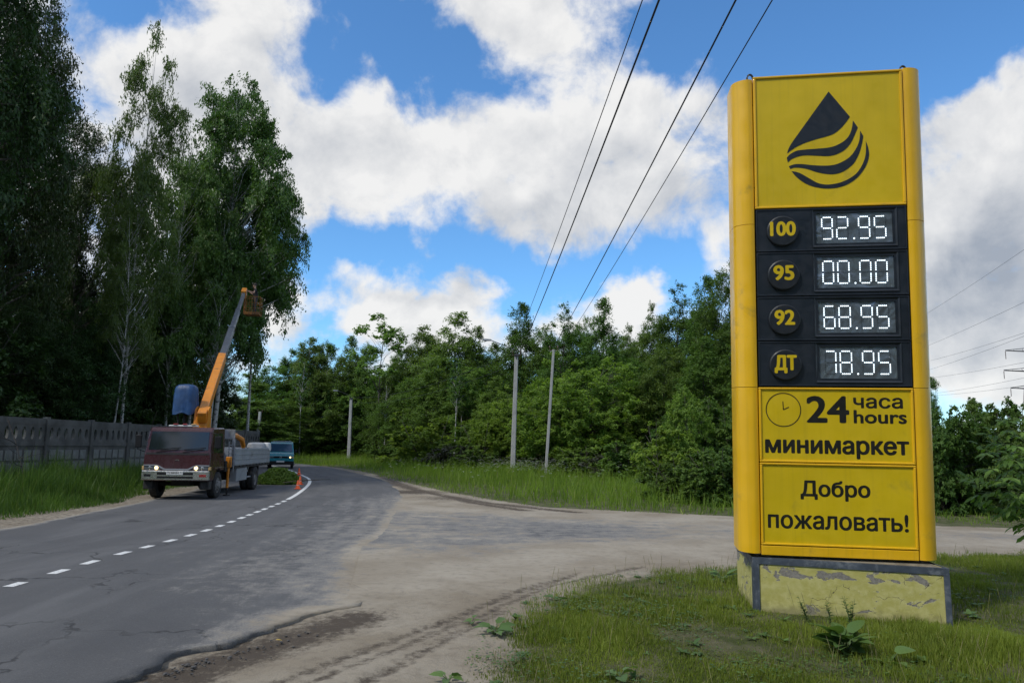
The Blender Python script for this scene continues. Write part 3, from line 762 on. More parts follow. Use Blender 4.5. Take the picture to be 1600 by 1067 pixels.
def build_sign():
    yaw, back, lean = -0.153, -0.059, 0.001
    KS = 1.194                                     # life size
    W = 1.488 * KS
    root = thing('fuel_price_sign', 'tall yellow fuel price pylon with a dark drop emblem and four lit price rows', 'price sign', (3.307 * KS, 7.601 * KS, CAM_H - 1.75 * KS))
    e = np.array([math.cos(yaw), math.sin(yaw), -lean]); nrm = np.array([math.sin(yaw), -math.cos(yaw), 0])
    up = np.array([lean * math.cos(yaw), lean * math.sin(yaw), 1.0]) - math.tan(back) * nrm; up /= np.linalg.norm(up); e /= np.linalg.norm(e)
    yb = np.cross(up, e)
    R = Matrix([[e[i], yb[i], up[i]] for i in range(3)]).to_4x4()
    root.matrix_world = Matrix.Translation(root.location) @ R
    k = math.hypot(1, math.tan(back)) * KS
    ZT, Z1, Z2, Z3, ZB = 5.696 * k, 4.261 * k, 2.395 * k, 1.634 * k, 0.709 * k
    h = W / 2
    D = 0.70                                        # depth of the pylon
    # steel core behind the panels
    core = MB(); core.box(-h + .01, h - .01, 0.075, D - .05, ZB + .02, ZT - .03); core.build('core', M_GAP, root)
    # rounded side columns
    for s in (-1, 1):
        for (za, zb_) in ((ZB + 0.01 if s < 0 else ZB - 0.0, Z2 - .003), (Z2 + .003, 4.10 * k - .003), (4.10 * k + .003, ZT - .03 if s < 0 else ZT + .01)):
            m = MB(); rx = 0.240; x_in = s * (h + 0.012)
            prof = [(x_in, 0.02)]
            for j in range(13):
                w = j / 12 * PI / 2
                prof.append((x_in + s * rx * (0.18 + 0.82 * math.sin(w)) , 0.0 + 0.20 * (1 - math.cos(w))))
            prof += [(x_in + s * rx, D - .20)]
            for j in range(1, 9):
                w = j / 8 * PI / 2
                prof.append((x_in + s * rx * (0.18 + 0.82 * math.cos(w)), D - .20 + 0.20 * math.sin(w)))
            prof += [(x_in, D)]
            m.prism([(a, b) for a, b in prof], za, zb_, 'xy')
            o = m.build('side_column', M_SIGN, root)
            for p in o.data.polygons: p.use_smooth = abs(p.normal.z) < .5
            o.data.set_sharp_from_angle(angle=0.6)
        for zz in (0.9, 1.5, 2.0, 2.9, 3.4, 3.9, 4.5, 5.0, 5.4):
            b = MB(); b.lathe([(0.0, -.012), (.010, -.010), (.012, 0.0)], (s * (h + .006), 0.055, zz * k), 'y', 8); b.build('bolt', M_GAP, root)
    top = MB(); top.box(-h - .0, h + .0, 0.02, D - .02, ZT - .028, ZT - .004); top.build('roof_cap', M_SIGN, root)
    for s in (-1, 1):
        m = MB(); m.tube([(s * (h + .03) + .035 * math.cos(w), .06, ZT + .055 * math.sin(w) + .0) for w in np.linspace(0, PI, 9)], .013, 6); m.build('lifting_eye', M_DARK, root)
    # ---- panels with a raised rim
    def panel(name, z0, z1, mat, rim_mat, rim=0.03, face_y=0.018):
        f = MB(); f.box(-h + rim, h - rim, face_y, .07, z0 + rim, z1 - rim)
        o = f.build(name, mat, root)
        r = MB()
        for (a, b, c, d) in ((-h, h, z1 - rim, z1 - .002), (-h, h, z0 + .002, z0 + rim), (-h, -h + rim, z0 + rim, z1 - rim), (h - rim, h, z0 + rim, z1 - rim)):
            r.box(a, b, 0.0, .071, c, d, bev=.007)
        r.build('frame', rim_mat, o)
        return o
    lp = panel('logo_panel', Z1, ZT, M_FACE, M_SIGN)
    # the drop, traced in panel fractions
    H6 = hom([(5, 52), (1105, -8), (1133, 1012), (15, 1048)], [(-h, ZT), (h, ZT), (h, Z1), (-h, Z1)])
    shapes = [
        ([(566, 160), (722, 350), (690, 395), (650, 440), (600, 478), (540, 500), (460, 522), (380, 550), (310, 585), (256, 625), (262, 600), (285, 555), (330, 490), (400, 392), (480, 280)], (0, 1, 9)),
        ([(745, 378), (780, 430), (755, 490), (725, 550), (680, 600), (620, 632), (560, 645), (480, 643), (400, 640), (340, 648), (290, 668), (260, 694), (252, 658), (280, 630), (330, 605), (400, 596), (480, 590), (560, 582), (620, 565), (680, 530), (715, 490), (735, 440)], (0, 1, 11, 12)),
        ([(798, 455), (820, 495), (810, 550), (790, 620), (755, 690), (710, 735), (650, 770), (590, 782), (530, 778), (470, 765), (410, 745), (360, 735), (310, 733), (277, 743), (267, 722), (310, 708), (360, 706), (440, 714), (520, 718), (600, 712), (670, 685), (725, 645), (765, 590), (790, 530)], (0, 1, 13, 14)),
        ([(839, 533), (855, 580), (862, 630), (850, 690), (820, 750), (770, 810), (700, 858), (630, 882), (560, 890), (500, 886), (430, 870), (370, 840), (320, 800), (287, 760), (320, 765), (360, 780), (420, 815), (480, 848), (540, 860), (600, 855), (660, 840), (730, 805), (780, 760), (820, 690), (838, 620)], (0, 13))]
    em = MB()
    for pts, cor in shapes:
        q = [H6(p) for p in smooth_closed(pts, cor)]
        em.prism(q, 0.0145, 0.0185, 'xz')
    em.build('drop_emblem', M_INK, lp)
    # ---- price rows
    rows = [('100', '92.95'), ('95', '00.00'), ('92', '68.95'), ('ДТ', '78.95')]
    edges = np.linspace(Z1 - .005, Z2 + .012, 5)
    # row borders as measured on the photograph
    edges = [Z1 - .004, Z1 + (Z2 - Z1) * .247, Z1 + (Z2 - Z1) * .497, Z1 + (Z2 - Z1) * .745, Z2 + .010]
    for i, (grade, price) in enumerate(rows):
        z1, z0 = edges[i] - .006, edges[i + 1] + .006; hh = z1 - z0; w0 = W - .012
        m = MB(); xs0, xs1 = -h + w0 * .405 + .006, -h + w0 * .915; za, zb_ = z0 + hh * .17, z1 - hh * .12
        # body as four slabs around the display opening
        m.box(-h + .006, xs0, .012, .07, z0, z1); m.box(xs1, h - .006, .012, .07, z0, z1)
        m.box(xs0, xs1, .012, .07, z0, za); m.box(xs0, xs1, .012, .07, zb_, z1)
        p = m.build('price_panel', M_DARK, root)
        lip = MB()
        for (a, b, c, d) in ((-h + .006, h - .006, z1 - .018, z1), (-h + .006, h - .006, z0, z0 + .018), (-h + .006, -h + .022, z0 + .018, z1 - .018), (h - .022, h - .006, z0 + .018, z1 - .018)):
            lip.box(a, b, .004, .0118, c, d, bev=.003)
        lip.build('rim', M_DARK, p)
        # bevelled display surround: outer loop in front, inner loop behind
        fr = MB(); o_ = (xs0 - .045, xs1 + .045, za - .045, zb_ + .045); n_ = (xs0, xs1, za, zb_)
        vo = [(o_[0], -.002, o_[2]), (o_[1], -.002, o_[2]), (o_[1], -.002, o_[3]), (o_[0], -.002, o_[3])]
        vi = [(n_[0], .03, n_[2]), (n_[1], .03, n_[2]), (n_[1], .03, n_[3]), (n_[0], .03, n_[3])]
        vb = [(q[0], .012, q[2]) for q in vo]
        fr.add(vo + vi, [(k_, (k_ + 1) % 4, 4 + (k_ + 1) % 4, 4 + k_) for k_ in range(4)]); fr.add(vo + vb, [(k_, (k_ + 1) % 4, 4 + (k_ + 1) % 4, 4 + k_) for k_ in range(4)])
        fr.build('display_surround', M_DARK, p)
        sc = MB(); sc.box(xs0 + .002, xs1 - .002, .026, .06, za + .002, zb_ - .002); sc.build('display', M_SCREEN, p)
        dz = (zb_ - za)
        led_digits(price, xs0 + (xs1 - xs0) * .08, xs0 + (xs1 - xs0) * .92, za + dz * .15, zb_ - dz * .14, .0255, p)
        bd = MB(); cx_, cz_ = -h + w0 * .180, z0 + hh * .47; r_ = w0 * .107
        bd.lathe([(0, -.032), (r_ * .93, -.032), (r_, -.024), (r_, .012)], (cx_, 0, cz_), 'y', 40, False); bd.build('grade_badge', M_DARK2, p)
        wid = {'100': .175, '95': .142, '92': .138, 'ДТ': .150}[grade] * w0
        zc = cz_ + hh * .045
        text_mesh(grade, cx_ - wid / 2, cx_ + wid / 2, zc - hh * (.175 if grade != 'ДТ' else .24), zc + hh * .185, -.0322, 'grade_mark', M_FACE, p, bold=0.05)
    # ---- lower panels
    def frac(z0, z1): return lambda u, v: (-h + W * u, z1 - (z1 - z0) * v)
    ip = panel('opening_hours_panel', Z3, Z2, M_FACE, M_SIGN, .026)
    fr = frac(Z3, Z2); H = Z2 - Z3; ty = .0178
    ck = MB(); c = fr(.162, .30); R0 = .117 * W
    ring = [(c[0] + R0 * math.cos(w), c[1] + R0 * math.sin(w)) for w in np.linspace(0, 2 * PI, 64, endpoint=False)]
    rin = [(c[0] + (R0 - .011) * math.cos(w), c[1] + (R0 - .011) * math.sin(w)) for w in np.linspace(0, 2 * PI, 64, endpoint=False)]
    ck.add([(a, ty - .002, b) for a, b in ring] + [(a, ty - .002, b) for a, b in rin], [(k_, (k_ + 1) % 64, 64 + (k_ + 1) % 64, 64 + k_) for k_ in range(64)])
    for dx, dz in ((-.004, .085), (.055, .028)):
        d = np.array([dx, dz]); n2 = np.array([-d[1], d[0]]) / np.linalg.norm(d) * .005; a = np.array(c)
        q = [a + n2, a - n2, a + d * W / 1.488 - n2, a + d * W / 1.488 + n2]
        ck.add([(v[0], ty - .0025, v[1]) for v in q], [(0, 1, 2, 3)])
    ck.build('clock_symbol', M_INKB, ip)
    def tx(body, u0, u1, v0, v1, par, frr, bold, name='lettering'):
        a = frr(u0, v1); b = frr(u1, v0); return text_mesh(body, a[0], b[0], a[1], b[1], ty, name, M_INKB, par, bold)
    tx('24', .312, .592, .105, .475, ip, fr, .045); tx('часа', .618, .935, .125, .275, ip, fr, .045); tx('hours', .618, .957, .29, .475, ip, fr, .045)
    tx('минимаркет', .036, .966, .69, .945, ip, fr, .045)
    wp = panel('welcome_panel', ZB + .115, Z3 - .004, M_FACE, M_SIGN, .026)
    fw = frac(ZB + .115, Z3 - .004)
    tx('Добро', .262, .712, .205, .455, wp, fw, .034); tx('пожаловать!', .045, .945, .585, .80, wp, fw, .034)
    sk = MB(); sk.box(-h, h, .004, .07, ZB - .075 + .07, ZB + .108, bev=.006); sk.build('skirt', M_SIGN, root)
    return root
build_sign()

# ------------------------------------------------------------------ plinth
def plinth_paint():
    m, N, b = new_mat('peeling_paint')
    o = N.n('ShaderNodeTexCoord').outputs['Object']; sep = N.n('ShaderNodeSeparateXYZ'); N.l(o, sep.inputs[0])
    st = N.vmath('MULTIPLY', o, (1.0, 1.0, 2.4))
    n1 = N.noise(st, 2.6, 9.0, 0.62, 0.5); n2 = N.noise(o, 9.0, 8.0, 0.65); n3 = N.noise(o, 45.0, 5.0, 0.7)
    c = N.mix(N.rng(n2, 0.35, 0.7), (0.40, 0.365, 0.10), (0.50, 0.46, 0.18))
    c = N.mix(N.rng(N.noise(st, 5.0, 8.0, 0.7), 0.58, 0.75, 0.0, 0.8), c, (0.30, 0.27, 0.10))
    hz = N.rng(sep.outputs[2], 0.33, 0.50, 0.0, 0.10)
    pz = N.math('ADD', n1, hz)
    bare = N.rng(pz, 0.635, 0.643)
    lip = N.math('SUBTRACT', N.rng(pz, 0.620, 0.632), bare)
    conc = N.mix(N.rng(n3, .3, .7), (0.15, 0.135, 0.115), (0.27, 0.25, 0.22))
    c = N.mix(bare, c, conc); c = N.mix(N.math('MULTIPLY', lip, 0.6), c, (0.62, 0.58, 0.36))
    low = N.rng(N.math('ADD', sep.outputs[2], N.math('MULTIPLY', n2, 0.25)), 0.10, 0.26, 0.75, 0.0)
    c = N.mix(low, c, (0.22, 0.20, 0.11))
    wn = N.n('ShaderNodeTexNoise'); N.l(o, wn.inputs['Vector']); wn.inputs['Scale'].default_value = 5.0; wn.inputs['Detail'].default_value = 6
    vo = N.n('ShaderNodeTexVoronoi', feature='DISTANCE_TO_EDGE'); N.l(N.vmath('ADD', st, N.vmath('MULTIPLY', wn.outputs[1], (.6, .6, .5))), vo.inputs['Vector']); vo.inputs['Scale'].default_value = 1.7
    ck = N.math('MULTIPLY', N.rng(vo.outputs[0], 0.003, 0.012, 1.0, 0.0), N.rng(N.noise(o, 2.2, 5.0), 0.52, 0.58))
    c = N.mix(ck, c, (0.06, 0.05, 0.035))
    N.l(c, b.inputs['Base Color']); b.inputs['Roughness'].default_value = 0.8
    bp = N.n('ShaderNodeBump'); bp.inputs['Strength'].default_value = 0.9; bp.inputs['Distance'].default_value = 0.012
    N.l(N.math('ADD', N.math('MULTIPLY', bare, -0.8), N.math('ADD', N.math('MULTIPLY', n3, 0.3), N.math('MULTIPLY', n2, 0.4))), bp.inputs['Height']); N.l(bp.outputs[0], b.inputs['Normal'])
    return m
def build_plinth():
    M_PL = plinth_paint()
    M_ST = mat_paint('grey_angle_steel', (0.055, 0.068, 0.090), 0.5, 0.3, 4.0, dirt=(0.17, 0.185, 0.21), dirt_amt=0.40, dscale=6)
    M_TOP = mat_paint('weathered_screed', (0.25, 0.22, 0.16), 0.9, 0.3, 3.0, dirt=(0.10, 0.085, 0.06), dirt_amt=0.4, bump=.6)
    A = G(1178, 953, .0)[:2]; B = G(1489, 978, .0)[:2]; Lq = P(1147, 855, 8.45)
    ex = (B - A); Wd = np.linalg.norm(ex); ex /= Wd; rz = math.atan2(ex[1], ex[0])
    T = 0.62
    root = thing('sign_plinth', 'low concrete plinth with peeling yellow paint and grey steel edging under the price sign', 'plinth', (A[0], A[1], 0), rz)
    Dp = 1.30
    m = MB(); m.box(0.012, Wd - .012, 0.012, Dp - .012, -.2, T - .012); o = m.build('painted_block', M_PL, root)
    m = MB(); m.box(.05, Wd - .05, .05, Dp - .05, T - .0118, T - .003); m.build('screed', M_TOP, root)
    w = .075
    for nm, bx in (('edge_angle', (0, Wd, 0, .010, T - w, T)), ('edge_angle', (0, .010, .0102, Dp, T - w, T)), ('edge_angle', (Wd - .01, Wd, .0102, Dp, T - w, T)),
                   ('corner_angle', (0, w, -.002, .008, -.1, T - w - .001)), ('corner_angle', (Wd - w * .8, Wd, -.002, .008, -.1, T - w - .001)), ('corner_angle', (-.002, .008, .0085, w, -.1, T - w - .001))):
        q = MB(); q.box(*bx); q.build(nm, M_ST, root)
    q = MB(); q.box(.0105, Wd - .0105, .0105, .05, T - .006, T + .002); q.box(.0105, .05, .0505, Dp, T - .006, T + .002); q.build('edge_flange', M_ST, root)
    # the block is not square: its left side runs straighter back than its front would suggest
    sk = Matrix.Identity(4); sk[0][1] = -0.17
    for c in children_of(root): c.data.transform(sk)
build_plinth()
# ------------------------------------------------------------------ vehicles
M_BURG = mat_paint('burgundy_paint', (0.048, 0.011, 0.014), 0.28, 0.15, 2.0, coat=0.2, dirt=(0.05, 0.026, 0.024), dirt_amt=0.10, dscale=1.1)
M_BLACK = mat_paint('black_plastic', (0.008, 0.008, 0.009), 0.6, 0.3, 4.0, spec=.3, dirt=(0.03, 0.028, 0.026), dirt_amt=0.1)
M_UNDER = mat_paint('dirty_chassis', (0.020, 0.019, 0.018), 0.8, 0.4, 4.0, dirt=(0.06, 0.05, 0.04), dirt_amt=0.3)
M_GLASS = mat_glass_dark('tinted_glass')
M_CHROME = mat_paint('worn_chrome', (0.42, 0.40, 0.37), 0.28, 0.2, 3.0, metal=0.8, dirt=(0.20, 0.17, 0.14), dirt_amt=0.1)
M_LAMPGLASS = mat_paint('lamp_lens', (0.10, 0.11, 0.12), 0.12, 0.3, 12.0, spec=0.8)
M_LAMPON = mat_emit('lamp_lit', (1.0, 0.72, 0.34), 2.2)
M_AMBER = mat_paint('amber_lens', (0.55, 0.36, 0.16), 0.2, 0.2, 8.0)
M_RED = mat_paint('red_lens', (0.30, 0.03, 0.03), 0.25, 0.2, 8.0)
M_RUBBER = mat_paint('tyre_rubber', (0.018, 0.018, 0.018), 0.85, 0.3, 6.0, dirt=(0.07, 0.062, 0.055), dirt_amt=0.35)
M_RIM = mat_paint('grey_wheel', (0.16, 0.155, 0.15), 0.55, 0.3, 6.0, dirt=(0.06, 0.05, 0.04), dirt_amt=0.3)
M_ORANGE = mat_paint('crane_orange', (0.62, 0.215, 0.012), 0.42, 0.15, 2.0, dirt=(0.16, 0.08, 0.03), dirt_amt=0.25)
M_GREYP = mat_paint('bed_grey', (0.27, 0.285, 0.305), 0.5, 0.15, 1.5, dirt=(0.13, 0.125, 0.12), dirt_amt=0.3)
M_BOOM = mat_paint('boom_grey', (0.12, 0.128, 0.14), 0.4, 0.2, 2.0, metal=0.2, dirt=(0.06, 0.06, 0.06), dirt_amt=0.35)
M_WHITE = mat_paint('white_plate', (0.58, 0.58, 0.56), 0.45, 0.12, 6.0)
M_TEXTD = mat_paint('plate_characters', (0.03, 0.03, 0.03), 0.5)
M_TARPB = mat_paint('blue_tarpaulin', (0.012, 0.055, 0.155), 0.5, 0.3, 3.0, bump=.4, bscale=9)

def wheel(parent, x, y, r, w, sgn, dual=False, name='wheel'):
    """tyre as the part, rim and hub as its pieces"""
    t = MB(); ws = [x] if not dual else [x, x - sgn * (w + .04)]
    for q in ws:
        a, b = q - w / 2, q + w / 2
        t.lathe([(r * .60, a), (r * .93, a), (r * .985, a + w * .08), (r, a + w * .22), (r * .985, q - w * .10), (r, q - w * .06), (r, q + w * .06), (r * .985, q + w * .10), (r, b - w * .22), (r * .985, b - w * .08), (r * .93, b), (r * .60, b)], (0, y, r), 'x', 32)
    o = t.build(name, M_RUBBER, parent)
    f = x + sgn * w / 2
    m = MB(); dep = -.10 if dual else -.02
    m.lathe([(r * .615, f - sgn * .01), (r * .58, f - sgn * .015), (r * .54, f + sgn * dep), (r * .30, f + sgn * (dep + .03)), (r * .27, f + sgn * (dep + .08)), (r * .16, f + sgn * (dep + .09)), (0.0, f + sgn * (dep + .09))], (0, y, r), 'x', 28)
    for k in range(8):
        w_ = 2 * PI * k / 8
        m.lathe([(.018, f + sgn * (dep + .02)), (.018, f + sgn * (dep + .055)), (0, f + sgn * (dep + .055))], (0, y + r * .36 * math.cos(w_), r + r * .36 * math.sin(w_)), 'x', 6)
    m.build('rim', M_RIM, o)
    for k in range(8):
        hl = MB(); w_ = 2 * PI * (k + .5) / 8; c = (f + sgn * (dep + .012), y + r * .44 * math.cos(w_), r + r * .44 * math.sin(w_))
        hl.add([(c[0] + sgn * .004, c[1] + r * .055 * math.cos(q), c[2] + r * .055 * math.sin(q)) for q in np.linspace(0, 2 * PI, 10, endpoint=False)], [tuple(range(10))]); hl.build('vent_hole', M_UNDER, o)
    return o

def build_truck():
    T = thing('crane_truck', 'burgundy flatbed lorry with its lamps lit and a long orange and grey crane boom raised', 'truck', (-11.72, 24.2, 0), math.radians(5.0))
    T.location = (-10.8, 24.2, 0)
    hw = 1.05
    # cab: side outline (y back, z up)
    cab = MB()
    prof = [(0.06, .60), (0.0, .95), (0.03, 1.45), (0.20, 2.20), (0.34, 2.33), (1.50, 2.36), (1.58, 2.28), (1.60, .92)]
    arch = [(1.52, .92)] + [(1.02 + .52 * math.cos(w), .46 + .52 * math.sin(w)) for w in np.linspace(1.08, PI - .45, 9)] + [(.42, .60)]
    ring = prof + arch
    n = len(ring)
    # crown the roof and front: narrower at the top
    def half(z): return hw - max(0, z - 1.4) * .055
    vs = [(-half(z), y, z) for y, z in ring] + [(half(z), y, z) for y, z in ring]
    cab.add(vs, [tuple(range(n))[::-1], tuple(range(n, 2 * n))] + [(i, (i + 1) % n, n + (i + 1) % n, n + i) for i in range(n)])
    c = cab.build('cab', M_BURG, T)
    bv = c.modifiers.new('bevel', 'BEVEL'); bv.width = .045; bv.segments = 3; bv.limit_method = 'ANGLE'; bv.angle_limit = .6
    def front_y(z): return np.interp(z, [.60, .95, 1.45, 2.20, 2.33], [.06, 0, .03, .20, .34])
    def front_panel(mb, x0, x1, z0, z1, out=.006, th=.02, taper=0.0, cols=1):
        ys = [front_y(z0) - out, front_y(z1) - out]
        mb.add([(x0, ys[0], z0), (x1, ys[0], z0), (x1 - taper, ys[1], z1), (x0 + taper, ys[1], z1), (x0, ys[0] + th, z0), (x1, ys[0] + th, z0), (x1 - taper, ys[1] + th, z1), (x0 + taper, ys[1] + th, z1)],
               [(0, 1, 2, 3), (7, 6, 5, 4), (0, 4, 5, 1), (1, 5, 6, 2), (2, 6, 7, 3), (3, 7, 4, 0)])
    m = MB(); front_panel(m, -.99, .99, 1.44, 2.235, .004, taper=.03); ws = m.build('windscreen_surround', M_BLACK, T)
    m = MB(); front_panel(m, -.935, .935, 1.60, 2.19, .010, taper=.03); m.build('windscreen', M_GLASS, ws)
    for x0, x1 in ((-.78, .02), (.05, .80)):
        m = MB(); m.tube([(x0 + .1, front_y(1.53) - .02, 1.53), (x1, front_y(1.62) - .03, 1.63)], .011, 6); m.tube([(x1 - .62, front_y(1.60) - .03, 1.61), (x1 + .06, front_y(1.66) - .028, 1.68)], .008, 5); m.build('wiper', M_BLACK, ws)
    # emblem: a small bright winged mark
    m = MB(); z = 1.27; pts = [(-.075, z - .012), (-.03, z + .018), (.03, z + .02), (.07, z - .012), (.055, z - .03), (.03, z + .0), (-.02, z + .004)]
    m.prism(pts, front_y(z) - .016, front_y(z) - .002, 'xz'); m.build('emblem', M_CHROME, T)
    # grey trim that dips between the lamps
    m = MB(); L = [(-1.03, 1.12), (-.62, 1.12), (-.48, 1.06), (-.36, .995), (.36, .995), (.48, 1.06), (.62, 1.12), (1.03, 1.12)]; low = [(1.03, 1.085), (.63, 1.085), (.50, 1.02), (.38, .955), (-.38, .955), (-.50, 1.02), (-.63, 1.085), (-1.03, 1.085)]
    m.prism(L + low, -.022, .012, 'xz'); m.build('grille_trim', M_GREYP, T)
    for s in (-1, 1):
        m = MB(); m.box(min(s * .50, s * 1.00), max(s * .50, s * 1.00), -.006, .03, .955, 1.082, bev=.015); hl = m.build('headlight', M_LAMPGLASS, T)
        q = MB(); q.lathe([(.0, -.016), (.055, -.014), (.062, -.005)], (s * .62, 0, 1.02), 'y', 16); q.build('lit_bulb', M_LAMPON, hl)
        q = MB(); q.lathe([(.0, -.013), (.05, -.012), (.056, -.005)], (s * .82, 0, 1.02), 'y', 16); q.build('reflector', M_CHROME, hl)
        m = MB(); m.box(min(s * 1.005, s * 1.075), max(s * 1.005, s * 1.075), -.004, .10, .955, 1.07, bev=.012); m.build('turn_signal', M_AMBER, T)
    m = MB(); m.box(-1.05, 1.05, -.075, .10, .625, .94, bev=.03); b = m.build('bumper', M_CHROME, T)
    m = MB()
    for z0, z1 in ((.80, .88), (.69, .755)): m.box(-.56, .56, -.0775, -.06, z0, z1)
    m.build('air_slot', M_BLACK, b)
    for s in (-1, 1):
        m = MB(); m.box(s * .86 - .11, s * .86 + .11, -.078, -.07, .74, .82, bev=.003); m.build('marker_lens', M_RED if s > 0 else M_BLACK, b)
    m = MB(); m.box(-.27, .25, -.088, -.078, .805, .925, bev=.004); pl = m.build('number_plate', M_WHITE, T)
    text_mesh('T130MM', -.245, .115, .832, .90, -.0884, 'plate_lettering', M_TEXTD, pl, bold=.05); text_mesh('71', .150, .225, .855, .90, -.0884, 'region_code', M_TEXTD, pl, bold=.05)
    # roof lamps on a white bar
    m = MB(); m.box(-.50, .42, .42, .62, 2.355, 2.41, bev=.02); rb = m.build('roof_bar', M_WHITE, T)
    for x in (-.28, 0.02, .30):
        q = MB(); q.box(x - .07, x + .07, .40, .50, 2.411, 2.455, bev=.015); q.build('marker_lamp', M_AMBER if x > .1 else M_RED, rb)
    # doors, side windows, handles, mirrors
    for s in (-1, 1):
        sx = lambda z: s * half(z)
        m = MB(); Z0, Z1 = 1.50, 2.16
        pts = [(.30, Z0 + .02), (.42, Z1), (1.30, Z1), (1.36, Z0)]
        vs = [(sx(z) + s * .004, y, z) for y, z in pts] + [(sx(z) - s * .02, y, z) for y, z in pts]
        m.add(vs, [(0, 1, 2, 3), (7, 6, 5, 4)] + [(i, (i + 1) % 4, 4 + (i + 1) % 4, 4 + i) for i in range(4)])
        d = MB(); dz = [(.22, 1.02), (.26, 1.48), (.38, 2.22), (1.38, 2.22), (1.44, 1.48), (1.44, 1.02)]
        vs = [(sx(z) + s * .0015, y, z) for y, z in dz] + [(sx(z) - s * .02, y, z) for y, z in dz]
        k = len(dz); d.add(vs, [tuple(range(k)), tuple(range(k, 2 * k))[::-1]] + [(i, (i + 1) % k, k + (i + 1) % k, k + i) for i in range(k)])
        door = d.build('door', M_BURG, T); m.build('side_window', M_GLASS, door)
        q = MB(); q.box(min(s * 1.052, s * 1.085), max(s * 1.052, s * 1.085), 1.20, 1.36, 1.36, 1.40, bev=.008); q.build('handle', M_BLACK, door)
        q = MB(); q.tube([(s * 1.0, .10, 2.18), (s * 1.24, .02, 2.12), (s * 1.26, .02, 1.60), (s * 1.04, .10, 1.52)], .016, 6); mi = q.build('mirror_arm', M_BLACK, T)
        q = MB(); q.box(s * 1.25 - .10, s * 1.25 + .10, -.01, .05, 1.66, 2.06, bev=.02); q.build('mirror', M_BLACK, mi)
        q = MB(); q.box(min(s * .90, s * 1.06), max(s * .90, s * 1.06), .50, 1.50, .99, 1.035, bev=.015); q.build('wheel_arch', M_BURG, T)
        q = MB(); q.box(min(s * .74, s * 1.03), max(s * .74, s * 1.03), .08, .42, .33, .60, bev=.03); q.build('cab_step', M_UNDER, T)
    m = MB(); m.tube([(-.98, .2, 2.2), (-.92, .22, 2.5), (-.84, .25, 2.85)], .007, 5); m.build('aerial', M_BLACK, T)
    # chassis and wheels
    m = MB()
    for s in (-1, 1): m.box(s * .42 - .05, s * .42 + .05, .25, 8.05, .62, .86)
    for y in (.6, 2.6, 4.4, 6.2, 7.9): m.box(-.3695, .3695, y, y + .09, .66, .82)
    m.tube([(-.85, 1.02, .47), (.85, 1.02, .47)], .07, 8); m.tube([(-.85, 5.9, .47), (.85, 5.9, .47)], .10, 8)
    m.box(-.30, .30, .5, 1.9, .42, .615)
    m.build('chassis', M_UNDER, T)
    for s in (-1, 1):
        wheel(T, s * .92, 1.02, .44, .25, s); wheel(T, s * .95, 5.9, .46, .24, s, dual=True)
        m = MB(); m.box(min(s * .70, s * 1.02), max(s * .70, s * 1.02), 3.3, 4.75, .45, .93, bev=.02); m.build('toolbox' if s > 0 else 'fuel_tank', M_GREYP if s > 0 else M_UNDER, T)
        m = MB(); m.box(min(s * .66, s * 1.04), max(s * .66, s * 1.04), 6.42, 6.45, .45, .98); m.build('mudflap', M_BLACK, T)
        m = MB(); pts = [(5.9 + .55 * math.cos(w), .47 + .55 * math.sin(w)) for w in np.linspace(.5, PI - .5, 12)]; m.tube([(s * .86, a, b_) for a, b_ in pts], .014, 6); m.build('mudguard', M_WHITE, T)
        m = MB(); m.tube([(s * 1.0, 4.8, .55), (s * 1.0, 5.3, .55)], .03, 6); m.build('side_guard', M_GREYP, T)
    # bed
    z0, z1 = 1.03, 1.65
    m = MB(); m.box(-1.05, 1.05, 2.72, 8.2, .93, 1.025, bev=.01); m.build('bed_floor', M_UNDER, T)
    for s in (-1, 1):
        m = MB(); x = s * 1.04
        m.box(x - .02, x + .02, 2.80, 8.18, z0, z1, bev=.006)
        for zz in (1.09, 1.26, 1.43, 1.60): m.box(min(x + s * .021, x + s * .032), max(x + s * .021, x + s * .032), 2.83, 8.15, zz - .03, zz + .03, bev=.004)
        sb = m.build('side_board', M_GREYP, T)
        q = MB()
        for k in range(11): q.box(min(x + s * .0, x + s * .04), max(x + s * .0, x + s * .04), 2.95 + k * .5, 3.02 + k * .5, .985, 1.028)
        q.build('hinge', M_UNDER, sb)
    m = MB(); m.box(-1.02, 1.02, 8.165, 8.205, z0, z1, bev=.006); m.build('tailgate', M_GREYP, T)
    m = MB(); m.box(-1.04, 1.04, 2.70, 2.745, 1.98, 2.33, bev=.01)
    for s in (-1, 1): m.box(s * 1.0 - .045, s * 1.0 + .045, 2.70, 2.78, 1.03, 1.978, bev=.008)
    hb = m.build('headboard', M_GREYP, T)
    q = MB()
    for k in range(6): q.box(.86, 1.06, 2.66, 2.69, 1.0 + k * .15, 1.03 + k * .15)
    q.box(.85, .875, 2.66, 2.695, .78, 1.90); q.box(1.045, 1.07, 2.66, 2.695, .78, 1.90); q.build('ladder', M_GREYP, T)
    # crane: pedestal, outriggers, turret
    m = MB(); m.box(-1.0, 1.0, 1.92, 2.42, .84, 1.22, bev=.02); m.lathe([(.32, 1.22), (.32, 1.9), (.36, 1.95), (.36, 2.1)], (0, 2.2, 0), 'z', 20); m.build('crane_pedestal', M_UNDER, T)
